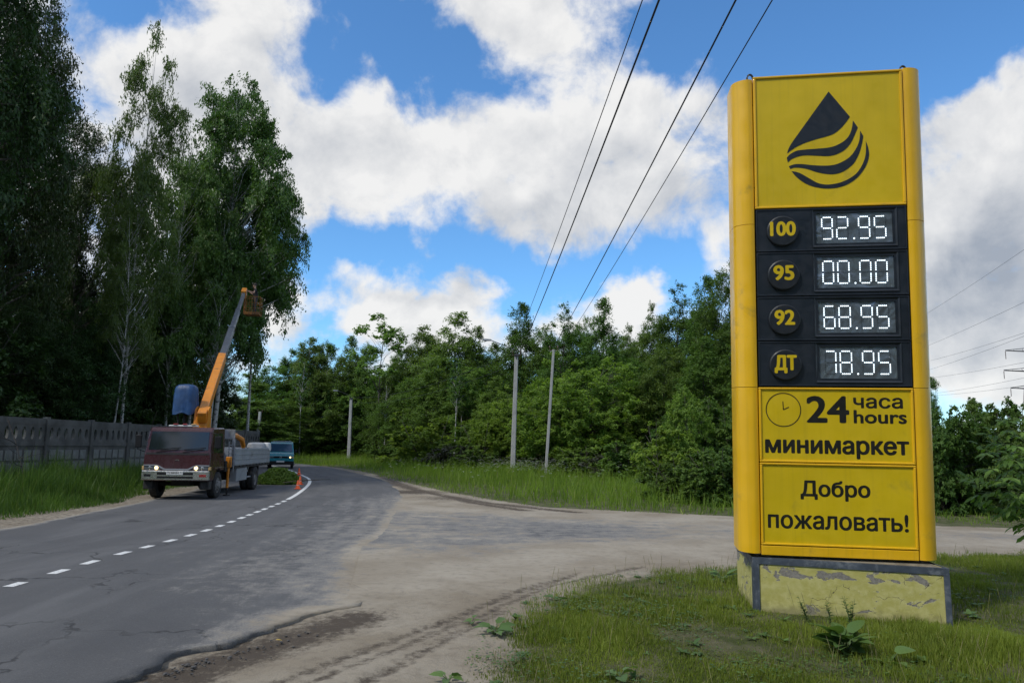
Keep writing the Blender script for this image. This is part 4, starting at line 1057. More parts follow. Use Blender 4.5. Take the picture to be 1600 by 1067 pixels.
    for s, ext in ((1, 0.0), (-1, .42)):
        m = MB(); x = s * (1.02 + ext)
        if ext: m.box(x + .05, -1.005, 2.10, 2.30, 1.0, 1.18)
        m.box(x - .075, x + .075, 2.08, 2.32, .98, 1.36, bev=.02); o = m.build('outrigger', M_ORANGE, T)
        q = MB(); q.tube([(x, 2.2, .975), (x, 2.2, .28)], .048, 10); q.build('outrigger_leg', M_ORANGE, o)
        q = MB(); q.tube([(x, 2.2, .278), (x, 2.2, .05)], .03, 8); q.lathe([(.0, .05), (.11, .045), (.13, .0), (0, 0)], (x, 2.2, 0), 'z', 14); q.build('foot', M_UNDER, o)
        q = MB(); q.tube([(x + .085, 2.05, 1.25), (x + .12, 2.0, .9), (x + .09, 2.06, .62)], .014, 6); q.build('hose', M_BLACK, o)
    m = MB(); m.lathe([(.34, 2.10), (.34, 2.22), (.26, 2.26)], (0, 2.2, 0), 'z', 20)
    for s in (-1, 1):
        m.prism([(1.98, 2.24), (2.46, 2.24), (2.40, 3.05), (2.24, 3.12), (2.08, 3.0)], s * .20 - .035, s * .20 + .035, 'yz')
    m.box(-.164, .164, 2.02, 2.08, 2.3, 2.75); m.build('turret', M_ORANGE, T)
    # boom, in truck space
    Mi = (Matrix.Translation((-10.8, 24.2, 0)) @ Matrix.Rotation(math.radians(5), 4, 'Z')).inverted()
    tip = Mi @ Vector(P(381, 459, 39.5)); base = Vector((.0, 2.28, 2.90))
    d = tip - base; L = d.length; d.normalize(); sd = Vector((0, 0, 1)).cross(d).normalized(); upv = d.cross(sd)
    MX = Matrix([[sd[i], d[i], upv[i], base[i]] for i in range(3)] + [[0, 0, 0, 1]])
    def boom(name, a, b, w, h, mat, par, zc=0.0):
        q = MB(); q.box(-w / 2, w / 2, a, b, zc - h / 2, zc + h / 2, MX, bev=.025); return q.build(name, mat, par)
    b1 = boom('boom', -.45, L * .365, .30, .40, M_ORANGE, T)
    for k, (f0, f1, w, h) in enumerate(((.30, .60, .25, .33), (.5, .79, .205, .27), (.7, .985, .165, .215))):
        boom('boom_section', L * f0, L * f1, w, h, M_BOOM, b1)
        boom('section_collar', L * f1 - .10, L * f1 + .02, w + .03, h + .03, M_BOOM, b1)
    q = MB(); p0 = MX @ Vector((0, .55, -.22)); q.tube([Vector((0, 2.42, 2.42)), p0.lerp(Vector((0, 2.42, 2.42)), .45)], .075, 10); q.build('lift_cylinder', M_ORANGE, T)
    q = MB(); q.tube([p0.lerp(Vector((0, 2.42, 2.42)), .45), MX @ Vector((0, 1.6, -.2))], .045, 10); q.build('lift_rod', M_CHROME, T)
    q = MB(); q.tube([MX @ Vector((.17, t * L, .14 - .03 * math.sin(t * 20))) for t in np.linspace(.02, .40, 12)], .018, 6); q.build('boom_hose', M_BLACK, b1)
    boom('boom_head', L * .985, L * 1.03, .26, .42, M_ORANGE, b1)
    # folded hook arm over the bed
    q = MB(); q.tube([(.06, 2.95, 2.17), (.06, 4.4, 2.20), (.12, 6.2, 2.13), (.15, 7.0, 1.98), (.16, 7.25, 1.72), (.16, 7.3, 1.55)], [.07, .085, .10, .11, .09, .06], 10); q.build('hook_arm', M_ORANGE, T)
    q = MB(); q.box(.08, .24, 7.1, 7.4, 1.03, 1.56, bev=.02); q.build('hook_arm_rest', M_UNDER, T)
    return T, MX, L, tip
TRUCK, BMX, BL, BTIP = build_truck()
TM = Matrix.Translation((-10.8, 24.2, 0)) @ Matrix.Rotation(math.radians(5), 4, 'Z')

# tarpaulin over the crane operator's seat: it is tied on the truck but lifts off
def tarp(name, label, cat, c, sz, mat, seed, group=None):
    r = np.random.RandomState(seed); nu, nv = 44, 16; V = []
    for j in range(nv):
        t = j / (nv - 1)
        for i in range(nu):
            w = 2 * PI * i / nu
            sq = 1.0 / (abs(math.cos(w))**4 + abs(math.sin(w))**4)**.25
            rad = (1 - .16 * t**2) * sq * (1 + .035 * math.sin(9 * w + seed + 3 * t) * (1 - .6 * t) + .02 * math.sin(17 * w + 2) + .03 * r.uniform(-1, 1) * (1 - t))
            if t > .8: rad *= math.cos((t - .8) / .2 * PI / 2 * .96)**.5
            V.append((sz[0] / 2 * rad * math.cos(w), sz[1] / 2 * rad * math.sin(w), sz[2] * (t if t < .8 else .8 + .2 * math.sin((t - .8) / .2 * PI / 2)) + (.04 * math.sin(5 * w + seed) * (1 - t))))
    F = [(j * nu + i, j * nu + (i + 1) % nu, (j + 1) * nu + (i + 1) % nu, (j + 1) * nu + i) for j in range(nv - 1) for i in range(nu)]
    m = MB(); m.add(V, F, True); m.add(V[-nu:], [tuple(range(nu))])
    o = m.build(name, mat); o.location = c
    return tag(o, label, cat, group)
c = TM @ Vector((-.62, 2.25, 2.84)); tarp('tarpaulin', 'blue tarpaulin tied over the crane seat above the lorry cab', 'tarpaulin', c, (.80, .62, 1.06), M_TARPB, 3)
sp = MB(); sp.box(-.86, -.22, 2.14, 2.36, 2.30, 2.40, bev=.02); sp.tube([(-.62, 2.25, 2.40), (-.62, 2.25, 2.86)], .06, 8); sp.tube([(-.80, 2.2, 2.40), (-.84, 2.1, 2.86)], .03, 6); sp.build('seat_bracket', M_UNDER, TRUCK)
c = TM @ Vector((.62, 7.6, 1.50)); o = tarp('sack', 'grey sack lying on the rear of the lorry bed', 'sack', c, (.8, .55, .38), M_GREYP, 5); o.rotation_euler.z = .3
c = TM @ Vector((.93, 8.02, 1.56)); o = tarp('sack', 'small whitish sack at the very back edge of the lorry bed', 'sack', c, (.36, .34, .32), M_WHITE, 6)
# ---- the work basket and the man in it
M_CAGE = mat_paint('cage_orange', (0.34, 0.125, 0.015), 0.6, .3, 5.0, dirt=(.08, .05, .03), dirt_amt=.4)
def build_basket():
    c = Vector(P(394.5, 493, 40.0)); w, dpt, h = .84, .66, 1.0
    B = thing('work_basket', 'orange cage work basket hanging at the tip of the lorry crane boom', 'basket', c, math.radians(8))
    m = MB(); m.box(-w / 2, w / 2, -dpt / 2, dpt / 2, 0, .05, bev=.008); m.box(-w / 2, w / 2, -dpt / 2 - .006, -dpt / 2 + .01, .051, .16); m.build('floor', M_CAGE, B)
    for z in (.36, .66, h):
        m = MB(); m.tube([(-w / 2, -dpt / 2, z), (w / 2, -dpt / 2, z), (w / 2, dpt / 2, z), (-w / 2, dpt / 2, z), (-w / 2, -dpt / 2, z)], .016 if z == h else .011, 6); m.build('rail', M_CAGE, B)
    for x, y in [(a, b) for a in (-w / 2, -w / 6, w / 6, w / 2) for b in (-dpt / 2, dpt / 2)] + [(-w / 2, 0), (w / 2, 0)]:
        m = MB(); m.tube([(x, y, .04), (x, y, h)], .010, 6); m.build('upright', M_CAGE, B)
    bt = (TM @ BTIP) - c; bt = Matrix.Rotation(-math.radians(8), 3, 'Z') @ bt
    m = MB(); m.tube([bt, (-w / 2 - .03, 0, h * .92), (-w / 2 - .03, 0, .1)], .05, 8); m.build('hanger', M_CAGE, B)
    return B, c
BASKET, BC = build_basket()
M_SKIN = mat_paint('skin', (0.42, 0.25, 0.18), 0.55, 0.1, 8.0)
M_SHIRT = mat_paint('dark_shirt', (0.020, 0.020, 0.026), 0.85, 0.3, 6.0)
M_TROUS = mat_paint('work_trousers', (0.055, 0.055, 0.06), 0.85, 0.3, 6.0)
M_HAIR = mat_paint('dark_hair', (0.02, 0.014, 0.010), 0.7)
def build_person():
    J = {'pelvis': ((0, 0, .86), .135), 'belly': ((0, -.01, 1.02), .135), 'chest': ((.0, -.04, 1.26), .155), 'neck0': ((0, -.06, 1.42), .075), 'neck': ((0, -.07, 1.48), .055), 'jaw': ((0, -.10, 1.56), .075), 'head': ((0, -.09, 1.65), .100), 'crown': ((0, -.075, 1.73), .065)}
    E = [('pelvis', 'belly'), ('belly', 'chest'), ('chest', 'neck0'), ('neck0', 'neck'), ('neck', 'jaw'), ('jaw', 'head'), ('head', 'crown')]
    for s, n in ((-1, 'l'), (1, 'r')):
        J['hip' + n] = ((s * .10, 0, .80), .10); J['knee' + n] = ((s * .12, -.05, .46), .066); J['ankle' + n] = ((s * .13, .02, .09), .045); J['toe' + n] = ((s * .14, -.15, .05), .04)
        E += [('pelvis', 'hip' + n), ('hip' + n, 'knee' + n), ('knee' + n, 'ankle' + n), ('ankle' + n, 'toe' + n)]
        J['sh' + n] = ((s * .19, -.05, 1.36), .065)
        el, wr, pm = (((s * .30, -.16, 1.16), .046), ((s * .30, -.40, 1.22), .033), ((s * .29, -.48, 1.24), .035)) if s > 0 else (((s * .32, -.12, 1.18), .046), ((s * .40, -.34, 1.34), .033), ((s * .42, -.41, 1.38), .035))
        J['el' + n], J['wr' + n], J['pm' + n] = el, wr, pm
        E += [('chest', 'sh' + n), ('sh' + n, 'el' + n), ('el' + n, 'wr' + n), ('wr' + n, 'pm' + n)]
        p = np.array(pm[0]); d = p - np.array(wr[0]); d /= np.linalg.norm(d); sx = np.array([1, 0, 0])
        for k in range(4):
            a = p + sx * (k - 1.5) * .019 + d * .03; b_ = a + d * (.045 + .01 * (k in (1, 2))) + np.array([0, 0, -.02]); e_ = b_ + d * .02 + np.array([0, 0, -.035])
            for q, (pt, rr) in enumerate(((a, .010), (b_, .009), (e_, .008))): J[f'f{n}{k}{q}'] = (tuple(pt), rr)
            E += [('pm' + n, f'f{n}{k}0'), (f'f{n}{k}0', f'f{n}{k}1'), (f'f{n}{k}1', f'f{n}{k}2')]
        t0 = p - sx * s * .03; t1 = t0 + d * .045 - sx * s * .015
        J['t0' + n] = (tuple(t0), .011); J['t1' + n] = (tuple(t1), .009); E += [('pm' + n, 't0' + n), ('t0' + n, 't1' + n)]
    names = list(J); me = bpy.data.meshes.new('person')
    me.from_pydata([J[k][0] for k in names], [(names.index(a), names.index(b)) for a, b in E], [])
    o = bpy.data.objects.new('person', me); COL.objects.link(o)
    sk = o.modifiers.new('skin', 'SKIN'); o.modifiers.new('sub', 'SUBSURF').levels = 1; o.modifiers['sub'].render_levels = 1
    for i, k in enumerate(names):
        v = me.skin_vertices[0].data[i]; v.radius = (J[k][1],) * 2; v.use_root = (k == 'pelvis')
    bpy.context.view_layer.update()
    nm = bpy.data.meshes.new_from_object(o.evaluated_get(bpy.context.evaluated_depsgraph_get()))
    o.modifiers.clear(); o.data = nm
    # face: nose, brow and ears pulled out of the head surface
    for v in nm.vertices:
        x, y, z = v.co
        if 1.58 < z < 1.66 and y < -.165 and abs(x) < .035: v.co.y -= .018
        if 1.60 < z < 1.66 and abs(x) > .085: v.co.x *= 1.12
    for m in (M_SHIRT, M_TROUS, M_SKIN, M_BLACK): nm.materials.append(m)
    for p in nm.polygons:
        x, y, z = p.center; p.use_smooth = True
        arm = abs(x) > .17 and z > 1.0
        p.material_index = 3 if z < .13 else 1 if z < .95 and not arm else (2 if z > 1.46 else 0) if not arm else (0 if y > -.13 else 2)
    h = MB(); h.lathe([(.0, 1.775), (.06, 1.768), (.098, 1.73), (.112, 1.68), (.108, 1.645)], (0, -.072, 0), 'z', 18); h.build('hair', M_HAIR, o)
    f = MB()
    for s in (-1, 1): f.lathe([(0, -.010), (.010, -.006), (.012, 0)], (s * .034, -.185, 1.648), 'y', 8)
    f.build('eyes', M_HAIR, o)
    f = MB(); f.box(-.028, .028, -.180, -.172, 1.565, 1.575); f.build('mouth', M_RED, o)
    return o
pr = build_person(); pr.location = (BC[0] + .10, BC[1] + .05, BC[2] + .052); pr.rotation_euler = (0, 0, math.radians(-62))
tag(pr, 'worker in a dark shirt standing in the orange crane basket and reaching toward the branches', 'person')

# ---- teal van
def build_van():
    M_TEAL = mat_paint('teal_paint', (0.010, 0.21, 0.26), 0.3, 0.12, 2.0, coat=.4, dirt=(0.05, 0.09, 0.09), dirt_amt=.15)
    M_BLUEG = mat_glass_dark('blue_glass', (0.03, 0.07, 0.12), .06)
    c = P(437.5, 731, 54); V = thing('parked_van', 'teal panel van facing the camera behind the crane lorry', 'van', (c[0], 54, 0), math.radians(16))
    hw = .92
    prof = [(.10, .42), (.0, .52), (.0, .86), (.10, 1.06), (.42, 1.18), (1.02, 1.80), (1.25, 1.92), (4.4, 1.94), (4.6, 1.8), (4.66, .5), (4.6, .40), (4.05, .40)]
    prof += [(3.62 + .40 * math.cos(w), .34 + .40 * math.sin(w)) for w in np.linspace(.2, PI - .2, 8)] + [(3.1, .40), (1.45, .40)] + [(.98 + .40 * math.cos(w), .34 + .40 * math.sin(w)) for w in np.linspace(.2, PI - .2, 8)] + [(.5, .42)]
    n = len(prof); half = lambda z: hw - max(0, z - 1.0) * .14
    m = MB(); m.add([(-half(z), y, z) for y, z in prof] + [(half(z), y, z) for y, z in prof], [tuple(range(n))[::-1], tuple(range(n, 2 * n))] + [(i, (i + 1) % n, n + (i + 1) % n, n + i) for i in range(n)])
    o = m.build('body', M_TEAL, V); bv = o.modifiers.new('bevel', 'BEVEL'); bv.width = .05; bv.segments = 3; bv.limit_method = 'ANGLE'; bv.angle_limit = .5
    def fy(z): return np.interp(z, [.52, .86, 1.06, 1.18, 1.80], [0, 0, .10, .42, 1.02])
    def quad(mb, x0, x1, z0, z1, x2, x3, out=.012):
        mb.add([(x0, fy(z0) - out, z0 + out), (x1, fy(z0) - out, z0 + out), (x3, fy(z1) - out, z1 + out), (x2, fy(z1) - out, z1 + out)], [(0, 1, 2, 3)])
    m = MB(); quad(m, -.80, .80, 1.22, 1.77, -.72, .72); m.build('windscreen', M_BLUEG, V)
    m = MB(); m.box(-.50, .50, -.012, .02, .76, .90, bev=.01)
    g = m.build('grille', M_BLACK, V)
    q = MB(); N_ = 28
    ro, ri = .082, .066
    ring = [(ro * math.cos(w), ro * math.sin(w)) for w in np.linspace(0, 2 * PI, N_, endpoint=False)]; rin = [(ri * math.cos(w), ri * math.sin(w)) for w in np.linspace(0, 2 * PI, N_, endpoint=False)]
    q.add([(a, -.02, .83 + b) for a, b in ring] + [(a, -.02, .83 + b) for a, b in rin], [(k, (k + 1) % N_, N_ + (k + 1) % N_, N_ + k) for k in range(N_)])
    for pts in (((-.03, .063), (0, .012), (.03, .063)), ((-.058, .035), (-.026, -.06), (0, -.008), (.026, -.06), (.058, .035))):
        q.tube([(a, -.02, .83 + b) for a, b in pts], .009, 5)
    q.build('emblem', M_WHITE, g)
    for s in (-1, 1):
        m = MB(); m.box(min(s * .52, s * .80), max(s * .52, s * .80), -.014, .03, .75, .90, bev=.012); hl = m.build('headlight', M_LAMPGLASS, V)
        if s > 0: q = MB(); q.lathe([(0, -.03), (.05, -.026), (.06, -.012)], (s * .67, 0, .825), 'y', 14); q.build('lit_bulb', M_LAMPON, hl)
        m = MB(); m.box(min(s * .805, s * .915), max(s * .805, s * .915), -.006, .06, .75, .89, bev=.012); m.build('turn_signal', M_AMBER, V)
        m = MB(); m.box(s * 1.03 - .09, s * 1.03 + .09, .75, .83, 1.16, 1.38, bev=.025); m.build('mirror', M_BLACK, V)
        m = MB(); z0, z1 = 1.16, 1.70; pts = [(.75, z0), (1.1, z1), (1.85, z1), (1.85, z0)]
        m.add([(s * (half(z) + .006), y, z) for y, z in pts], [(0, 1, 2, 3)]); m.build('side_window', M_BLUEG, V)
        wheel(V, s * .80, .98, .32, .20, s); wheel(V, s * .80, 3.62, .32, .20, s)
    m = MB(); m.box(-.94, .94, -.07, .12, .30, .56, bev=.04); bp = m.build('bumper', M_BLACK, V)
    m = MB(); m.box(-.27, .27, -.082, -.071, .47, .585, bev=.004); m.build('number_plate', M_WHITE, V)
    m = MB(); m.box(-.66, .66, 1.5, 4.2, 1.945, 2.0, bev=.02); m.build('roof_rack', M_GREYP, V)
build_van()

# ---- traffic cones
def build_cones():
    M_CONE = mat_paint('cone_orange', (0.80, 0.105, 0.015), 0.5, 0.15, 5.0, dirt=(.3, .08, .04), dirt_amt=.2)
    def cone(x, y, h, label):
        C_ = thing('traffic_cone', label, 'cone', (x, y, .006), .4, 'traffic cones beside the cut branches')
        m = MB(); m.box(-h * .38, h * .38, -h * .38, h * .38, 0, h * .07, bev=.01); m.build('base', M_CONE, C_)
        m = MB(); m.lathe([(h * .27, h * .07), (h * .25, h * .1), (h * .075, h * .97), (h * .05, h), (0, h)], (0, 0, 0), 'z', 20); b = m.build('cone_body', M_CONE, C_)
        m = MB(); m.lathe([(h * .187, h * .42), (h * .14, h * .62)], (0, 0, 0), 'z', 20); m.build('white_band', M_WHITE, b)
    for (px, py, h, lb) in ((465, 764, .37, 'nearest orange traffic cone on the asphalt by the branch pile'), (468.5, 757, .40, 'middle orange traffic cone just behind the nearest one'), (467, 742, .42, 'farthest orange traffic cone at the back of the branch pile')):
        g_ = G(px, py); cone(g_[0], g_[1], h * .95, lb)
build_cones()

# ------------------------------------------------------------------ fence of cast concrete panels
def build_fence():
    m, N, b = new_mat('cast_concrete')
    o = N.n('ShaderNodeTexCoord').outputs['Object']
    c = N.mix(N.rng(N.noise(o, 1.2, 8.0, .65), .35, .68), (0.060, 0.060, 0.056), (0.125, 0.125, 0.117))
    st = N.vmath('MULTIPLY', o, (3.0, 3.0, .5)); c = N.mix(N.rng(N.noise(st, 2.0, 8.0, .7), .52, .72, 0, .7), c, (0.075, 0.08, 0.07))
    N.l(c, b.inputs['Base Color']); b.inputs['Roughness'].default_value = .9
    mw = mat_paint('flaking_whitewash', (0.20, 0.207, 0.202), .85, .3, 3.0, dirt=(0.15, 0.155, 0.14), dirt_amt=.8, dscale=2.2)
    X = -18.3; y0 = 13.6; Lp = 3.12; H = 2.66
    R_ = thing('concrete_fence', 'long grey cast concrete panel fence with a row of oval holes along its top', 'fence', (X, y0, 0), PI / 2)
    for k in range(13):
        a = k * Lp; q = MB()
        q.box(a + .10, a + Lp - .10, -.05, .05, -.1, 1.60)
        q.box(a + .10, a + Lp - .10, -.09, .05, 1.60, 1.76); q.box(a + .10, a + Lp - .10, -.06, .05, 2.42, H)
        nh = 6; w = (Lp - .2) / nh
        for j in range(nh):     # pierced band: piers between oval holes
            xa = a + .10 + j * w; hx, hz, cx, cz = w * .23, .235, xa + w / 2, 2.09
            sq = [(xa, 1.76), (xa + w, 1.76), (xa + w, 2.42), (xa, 2.42)]; M_ = 20; inn = []; out = []
            for i in range(M_):
                t = 2 * PI * i / M_; inn.append((cx + hx * math.cos(t), cz + hz * math.sin(t)))
                s_ = min((w / 2) / (abs(math.cos(t)) + 1e-6), .33 / (abs(math.sin(t)) + 1e-6)); out.append((cx + s_ * math.cos(t), cz + s_ * math.sin(t)))
            vs = [(u, -.05, v) for u, v in out] + [(u, -.05, v) for u, v in inn] + [(u, .05, v) for u, v in out] + [(u, .05, v) for u, v in inn]
            fs = []
            for i in range(M_):
                n_ = (i + 1) % M_; fs += [(i, n_, M_ + n_, M_ + i), (2 * M_ + n_, 2 * M_ + i, 3 * M_ + i, 3 * M_ + n_), (M_ + i, M_ + n_, 3 * M_ + n_, 3 * M_ + i)]
            q.add(vs, fs)
        p = q.build('panel', m, R_, recalc=False)
        q = MB(); ncol = 5; gw = (Lp - .5) / ncol
        for i in range(ncol):
            for j in range(3): q.box(a + .25 + i * gw + .05, a + .25 + (i + 1) * gw - .05, -.075, -.0505, .12 + j * .47, .12 + j * .47 + .38, bev=.012)
        q.build('raised_squares', mw, p)
        q = MB(); q.box(a - .098, a + .098, -.13, .09, -.1, H + .06, bev=.015); q.build('post', m, R_)
build_fence()

# ------------------------------------------------------------------ poles, lamps, wires
M_CONC = mat_paint('pole_concrete', (0.36, 0.355, 0.34), .85, .12, 1.5, dirt=(0.20, 0.195, 0.185), dirt_amt=.3, bump=.3)
M_STEEL = mat_paint('dark_steel', (0.045, 0.045, 0.05), .55, .2, 3.0)
M_WIRE = mat_paint('cable_black', (0.012, 0.012, 0.016), .6)
M_CERAM = mat_paint('insulator', (0.12, 0.07, 0.05), .25)
def pole(base_px, top_px, depth, r0, r1, label, lamp=None, name='street_lamp', cat='street lamp'):
    b = P(*base_px, depth); t = P(*top_px, depth); b = b + (t - b) * ((-.1 - b[2]) / (t[2] - b[2]))
    ox, oy = b[0], b[1]; tx, tz = t[0] - ox, t[2]
    o = thing(name, label, cat, (ox, oy, 0))
    m = MB()
    vs = []
    for (x, z, r) in ((0, -.1, r0), (tx, tz, r1)):
        for a, c in ((-1, -.72), (-.72, -1), (.72, -1), (1, -.72), (1, .72), (.72, 1), (-.72, 1), (-1, .72)): vs.append((x + a * r, c * r * .9, z))
    m.add(vs, [tuple(range(8))[::-1], tuple(range(8, 16))] + [(i, (i + 1) % 8, 8 + (i + 1) % 8, 8 + i) for i in range(8)])
    m.build('post', M_CONC, o)
    if lamp:
        e = P(*lamp, depth - .4); ex, ey, ez = e[0] - ox, e[1] - oy, e[2]
        m = MB(); m.tube([(tx, -.14, tz - .35), (tx, -.16, tz + .25), (tx + (ex - tx) * .25, ey * .4 - .1, tz + (ez - tz) * .35 + .15), (ex + .35, ey, ez - .03)], .032, 6)
        m.box(tx - .16, tx + .16, -.2, .2, tz - .12, tz + .05); m.build('lamp_arm', M_STEEL, o)
        m = MB(); m.prism([(ex + .42, ez - .06), (ex + .36, ez + .045), (ex - .1, ez + .075), (ex - .30, ez + .02), (ex - .28, ez - .05), (ex + .0, ez - .085)], ey - .10, ey + .10, 'xz'); l = m.build('lamp_head', M_GREYP, o)
        m = MB(); m.lathe([(.0, ez - .14), (.06, ez - .12), (.09, ez - .07)], (ex - .05, ey, 0), 'z', 12); m.build('lens', M_LAMPGLASS, l)
    m = MB()
    for dx in (-.28, .28):
        m.lathe([(.018, tz - .02), (.018, tz + .10), (.05, tz + .12), (.055, tz + .17), (.035, tz + .20), (.05, tz + .23), (.0, tz + .27)], (tx + dx, 0, 0), 'z', 10)
    m.box(tx - .34, tx + .34, -.03, .03, tz - .06, tz - .02); m.build('insulator_bracket', M_CERAM, o)
    return np.array([ox + tx, oy, tz])
PA = pole((801, 738), (807, 554), 55, .19, .14, 'tall pale concrete street lamp post in the roadside grass, arm reaching left', (760, 531))
PB = pole((853, 738), (865, 546), 52, .105, .085, 'slim bare concrete pole leaning right, beside the tall street lamp', None, 'utility_pole', 'utility pole')
PC = pole((545, 716), (549, 622), 100, .24, .18, 'distant concrete street lamp post standing where the road bends', (524, 610))
PD = pole((400, 712), (406.6, 643), 92, .19, .15, 'far pale pole seen above the lorry bed', None, 'utility_pole', 'utility pole')
def wire(a, b, sag, r, label, group, n=40, name='overhead_wire'):
    a = np.array(a, float); b = np.array(b, float)
    pts = [a + (b - a) * t - np.array([0, 0, sag * 4 * t * (1 - t)]) for t in np.linspace(0, 1, n)]
    m = MB(); m.tube(pts, r, 6); o = m.build(name, M_WIRE); return tag(o, label, 'wire', group)
def wire_through(A, top_px, zt, r, label, sag=.5):
    """from pole A, seen leaving the picture at top_px at height zt, on to the next pole behind the camera"""
    d = ray(*top_px); t = (zt - CAM_H) / d[2]; N_ = np.array([d[0] * t, d[1] * t, zt])
    u = (N_ - A); k = (A[1] + 12.0) / (A[1] - N_[1]); E_ = A + u * k
    # raise the far end so that the sagging wire still passes through N_
    tt = 1 / k; E_[2] = A[2] + (N_[2] + sag * 4 * tt * (1 - tt) - A[2]) / tt
    wire(A, E_, sag, r, label, 'overhead wires crossing the sky', 80)
wire_through(PA + (-.28, 0, .2), (1004, 0), 9.6, .011, 'thin leftmost overhead wire running to the tall street lamp')
wire_through(PA + (.28, 0, .2), (1030, 0), 9.3, .020, 'thick overhead cable, second from the left, running to the tall street lamp')
wire_through(PB + (.0, 0, .2), (1150, 0), 9.3, .018, 'thick overhead cable, third from the left, running to the slim leaning pole')
wire_through(PB + (.75, .3, .5), (1207, 0), 9.3, .012, 'thin rightmost overhead wire running above the slim leaning pole')
for k, (dx, dz) in enumerate(((-.28, -.1), (.28, -.75))):
    wire(PC + (dx, 0, dz + .2), PA + (dx, 0, dz + .2), 1.0, .014, ['upper', 'lower'][k] + ' wire strung between the two street lamps along the forest', 'wires between the street lamps')

# ---- road sign seen from behind
sg = thing('road_sign', 'small triangular road sign seen from behind above the lorry bed', 'road sign', P(392.3, 712, 88) * (1, 1, 0))
z_ = P(392.3, 687, 88)[2]
m = MB(); m.tube([(0, 0, -.05), (0, 0, z_ + .2)], .03, 8); m.build('post', M_GREYP, sg)
m = MB(); m.prism([(-.42, z_ - .26), (.42, z_ - .26), (.45, z_ - .22), (.03, z_ + .42), (-.03, z_ + .42), (-.45, z_ - .22)], -.045, -.032, 'xz'); m.build('plate', M_WHITE, sg)

# ---- high-voltage pylons beyond the hedge
def pylon(px, depth, arms, label):
    c = P(px, 700, depth); o = thing('power_pylon', label, 'power pylon', (c[0], depth, 0), 0.05)
    zt = max(P(px, a[0], depth)[2] for a in arms) + 4
    m = MB(); lv = np.linspace(0, zt, 12); hw_ = lambda z: 2.6 * (1 - z / zt) + .35
    for sx, sy in ((-1, -1), (1, -1), (1, 1), (-1, 1)): m.tube([(sx * hw_(z), sy * hw_(z), z) for z in (0, zt)], .10, 4)
    for a, b in zip(lv[:-1], lv[1:]):
        for (p, q) in (((-1, -1), (1, -1)), ((1, -1), (1, 1)), ((1, 1), (-1, 1)), ((-1, 1), (-1, -1))):
            m.tube([(p[0] * hw_(a), p[1] * hw_(a), a), (q[0] * hw_(b), q[1] * hw_(b), b)], .05, 4); m.tube([(q[0] * hw_(a), q[1] * hw_(a), a), (p[0] * hw_(b), p[1] * hw_(b), b)], .05, 4)
    m.build('lattice_mast', M_STEEL, o)
    for (py, lx) in arms:
        z = P(px, py, depth)[2]; L_ = abs((lx - px) / F_PX * depth)
        for s in (-1, 1):
            q = MB(); h = hw_(z)
            q.tube([(s * h, -h, z), (s * L_, 0, z + .1)], .10, 4); q.tube([(s * h, h, z), (s * L_, 0, z + .1)], .10, 4); q.tube([(s * h, 0, z + 1.3), (s * L_, 0, z + .2)], .08, 4)
            for t in (.25, .5, .75): q.tube([(s * (h + (L_ - h) * t), -h * (1 - t), z), (s * (h + (L_ - h) * t), 0, z + 1.3 * (1 - t) + .15)], .05, 4)
            am = q.build('cross_arm', M_STEEL, o)
            q = MB(); q.lathe([(.12, z - .1 - i * .18) if i % 2 else (.05, z - .1 - i * .18) for i in range(12)], (s * L_, 0, 0), 'z', 8); q.build('insulator_string', M_CERAM, am)
pylon(1640, 190, [(550, 1581), (581, 1576), (608, 1585)], 'lattice power pylon whose cross arms reach in above the hedge at the right edge')
pylon(1425, 240, [(553, 1459)], 'lattice power pylon mostly hidden behind the price sign, one arm showing')
for k, (a, b) in enumerate((((1449, 489), (1600, 386)), ((1449, 540), (1600, 468)), ((1458, 562), (1600, 516)), ((1456, 576), (1600, 521)), ((1454, 590), (1600, 562)), ((1468, 613), (1600, 586)), ((1468, 617), (1600, 598)))):
    A_ = P(*a, 236); B_ = P(*b, 150); dd = B_ - A_
    wire(A_ - dd * .05, B_ + dd * .6, .6, .028, ['topmost', 'second highest', 'third highest', 'fourth highest', 'third lowest', 'second lowest', 'lowest'][k] + ' high-voltage line in the pale sky right of the price sign', 'high-voltage lines right of the sign', name='power_line')
# ------------------------------------------------------------------ trees
def bark_material(name, base, dark, birch=False):
    m, N, b = new_mat(name)
    o = N.n('ShaderNodeTexCoord').outputs['Object']
    if birch:
        st = N.vmath('MULTIPLY', o, (3.0, 3.0, 9.0)); n1 = N.noise(st, 1.3, 6.0, .65)
        c = N.mix(N.rng(n1, .54, .62), base, dark)
        sep = N.n('ShaderNodeSeparateXYZ'); N.l(o, sep.inputs[0])
        c = N.mix(N.rng(N.math('ADD', sep.outputs[2], N.math('MULTIPLY', N.noise(o, 1.5, 4.0), 3.0)), 1.4, 3.4, .8, 0.0), c, dark)
    else:
        st = N.vmath('MULTIPLY', o, (8.0, 8.0, 1.6)); c = N.mix(N.rng(N.noise(st, 1.0, 7.0, .7), .35, .65), base, dark)
    N.l(c, b.inputs['Base Color']); b.inputs['Roughness'].default_value = .9
    return m
M_BIRCH = bark_material('birch_bark', (0.46, 0.45, 0.42), (0.05, 0.045, 0.04), True)
M_BARK = bark_material('grey_brown_bark', (0.115, 0.10, 0.08), (0.045, 0.038, 0.03))
M_LF_DARK = leaf_material('dark_leaves', (0.020, 0.044, 0.012), (0.054, 0.102, 0.022), (0.07, 0.11, 0.03), .30, .15)
M_LF_BIRCH = leaf_material('birch_leaves', (0.054, 0.104, 0.024), (0.122, 0.200, 0.040), (0.11, 0.15, 0.04), .38, .15)
M_LF_MID = leaf_material('forest_leaves', (0.076, 0.146, 0.034), (0.178, 0.282, 0.062), (0.19, 0.25, 0.06), .44, .20, .55, .2)
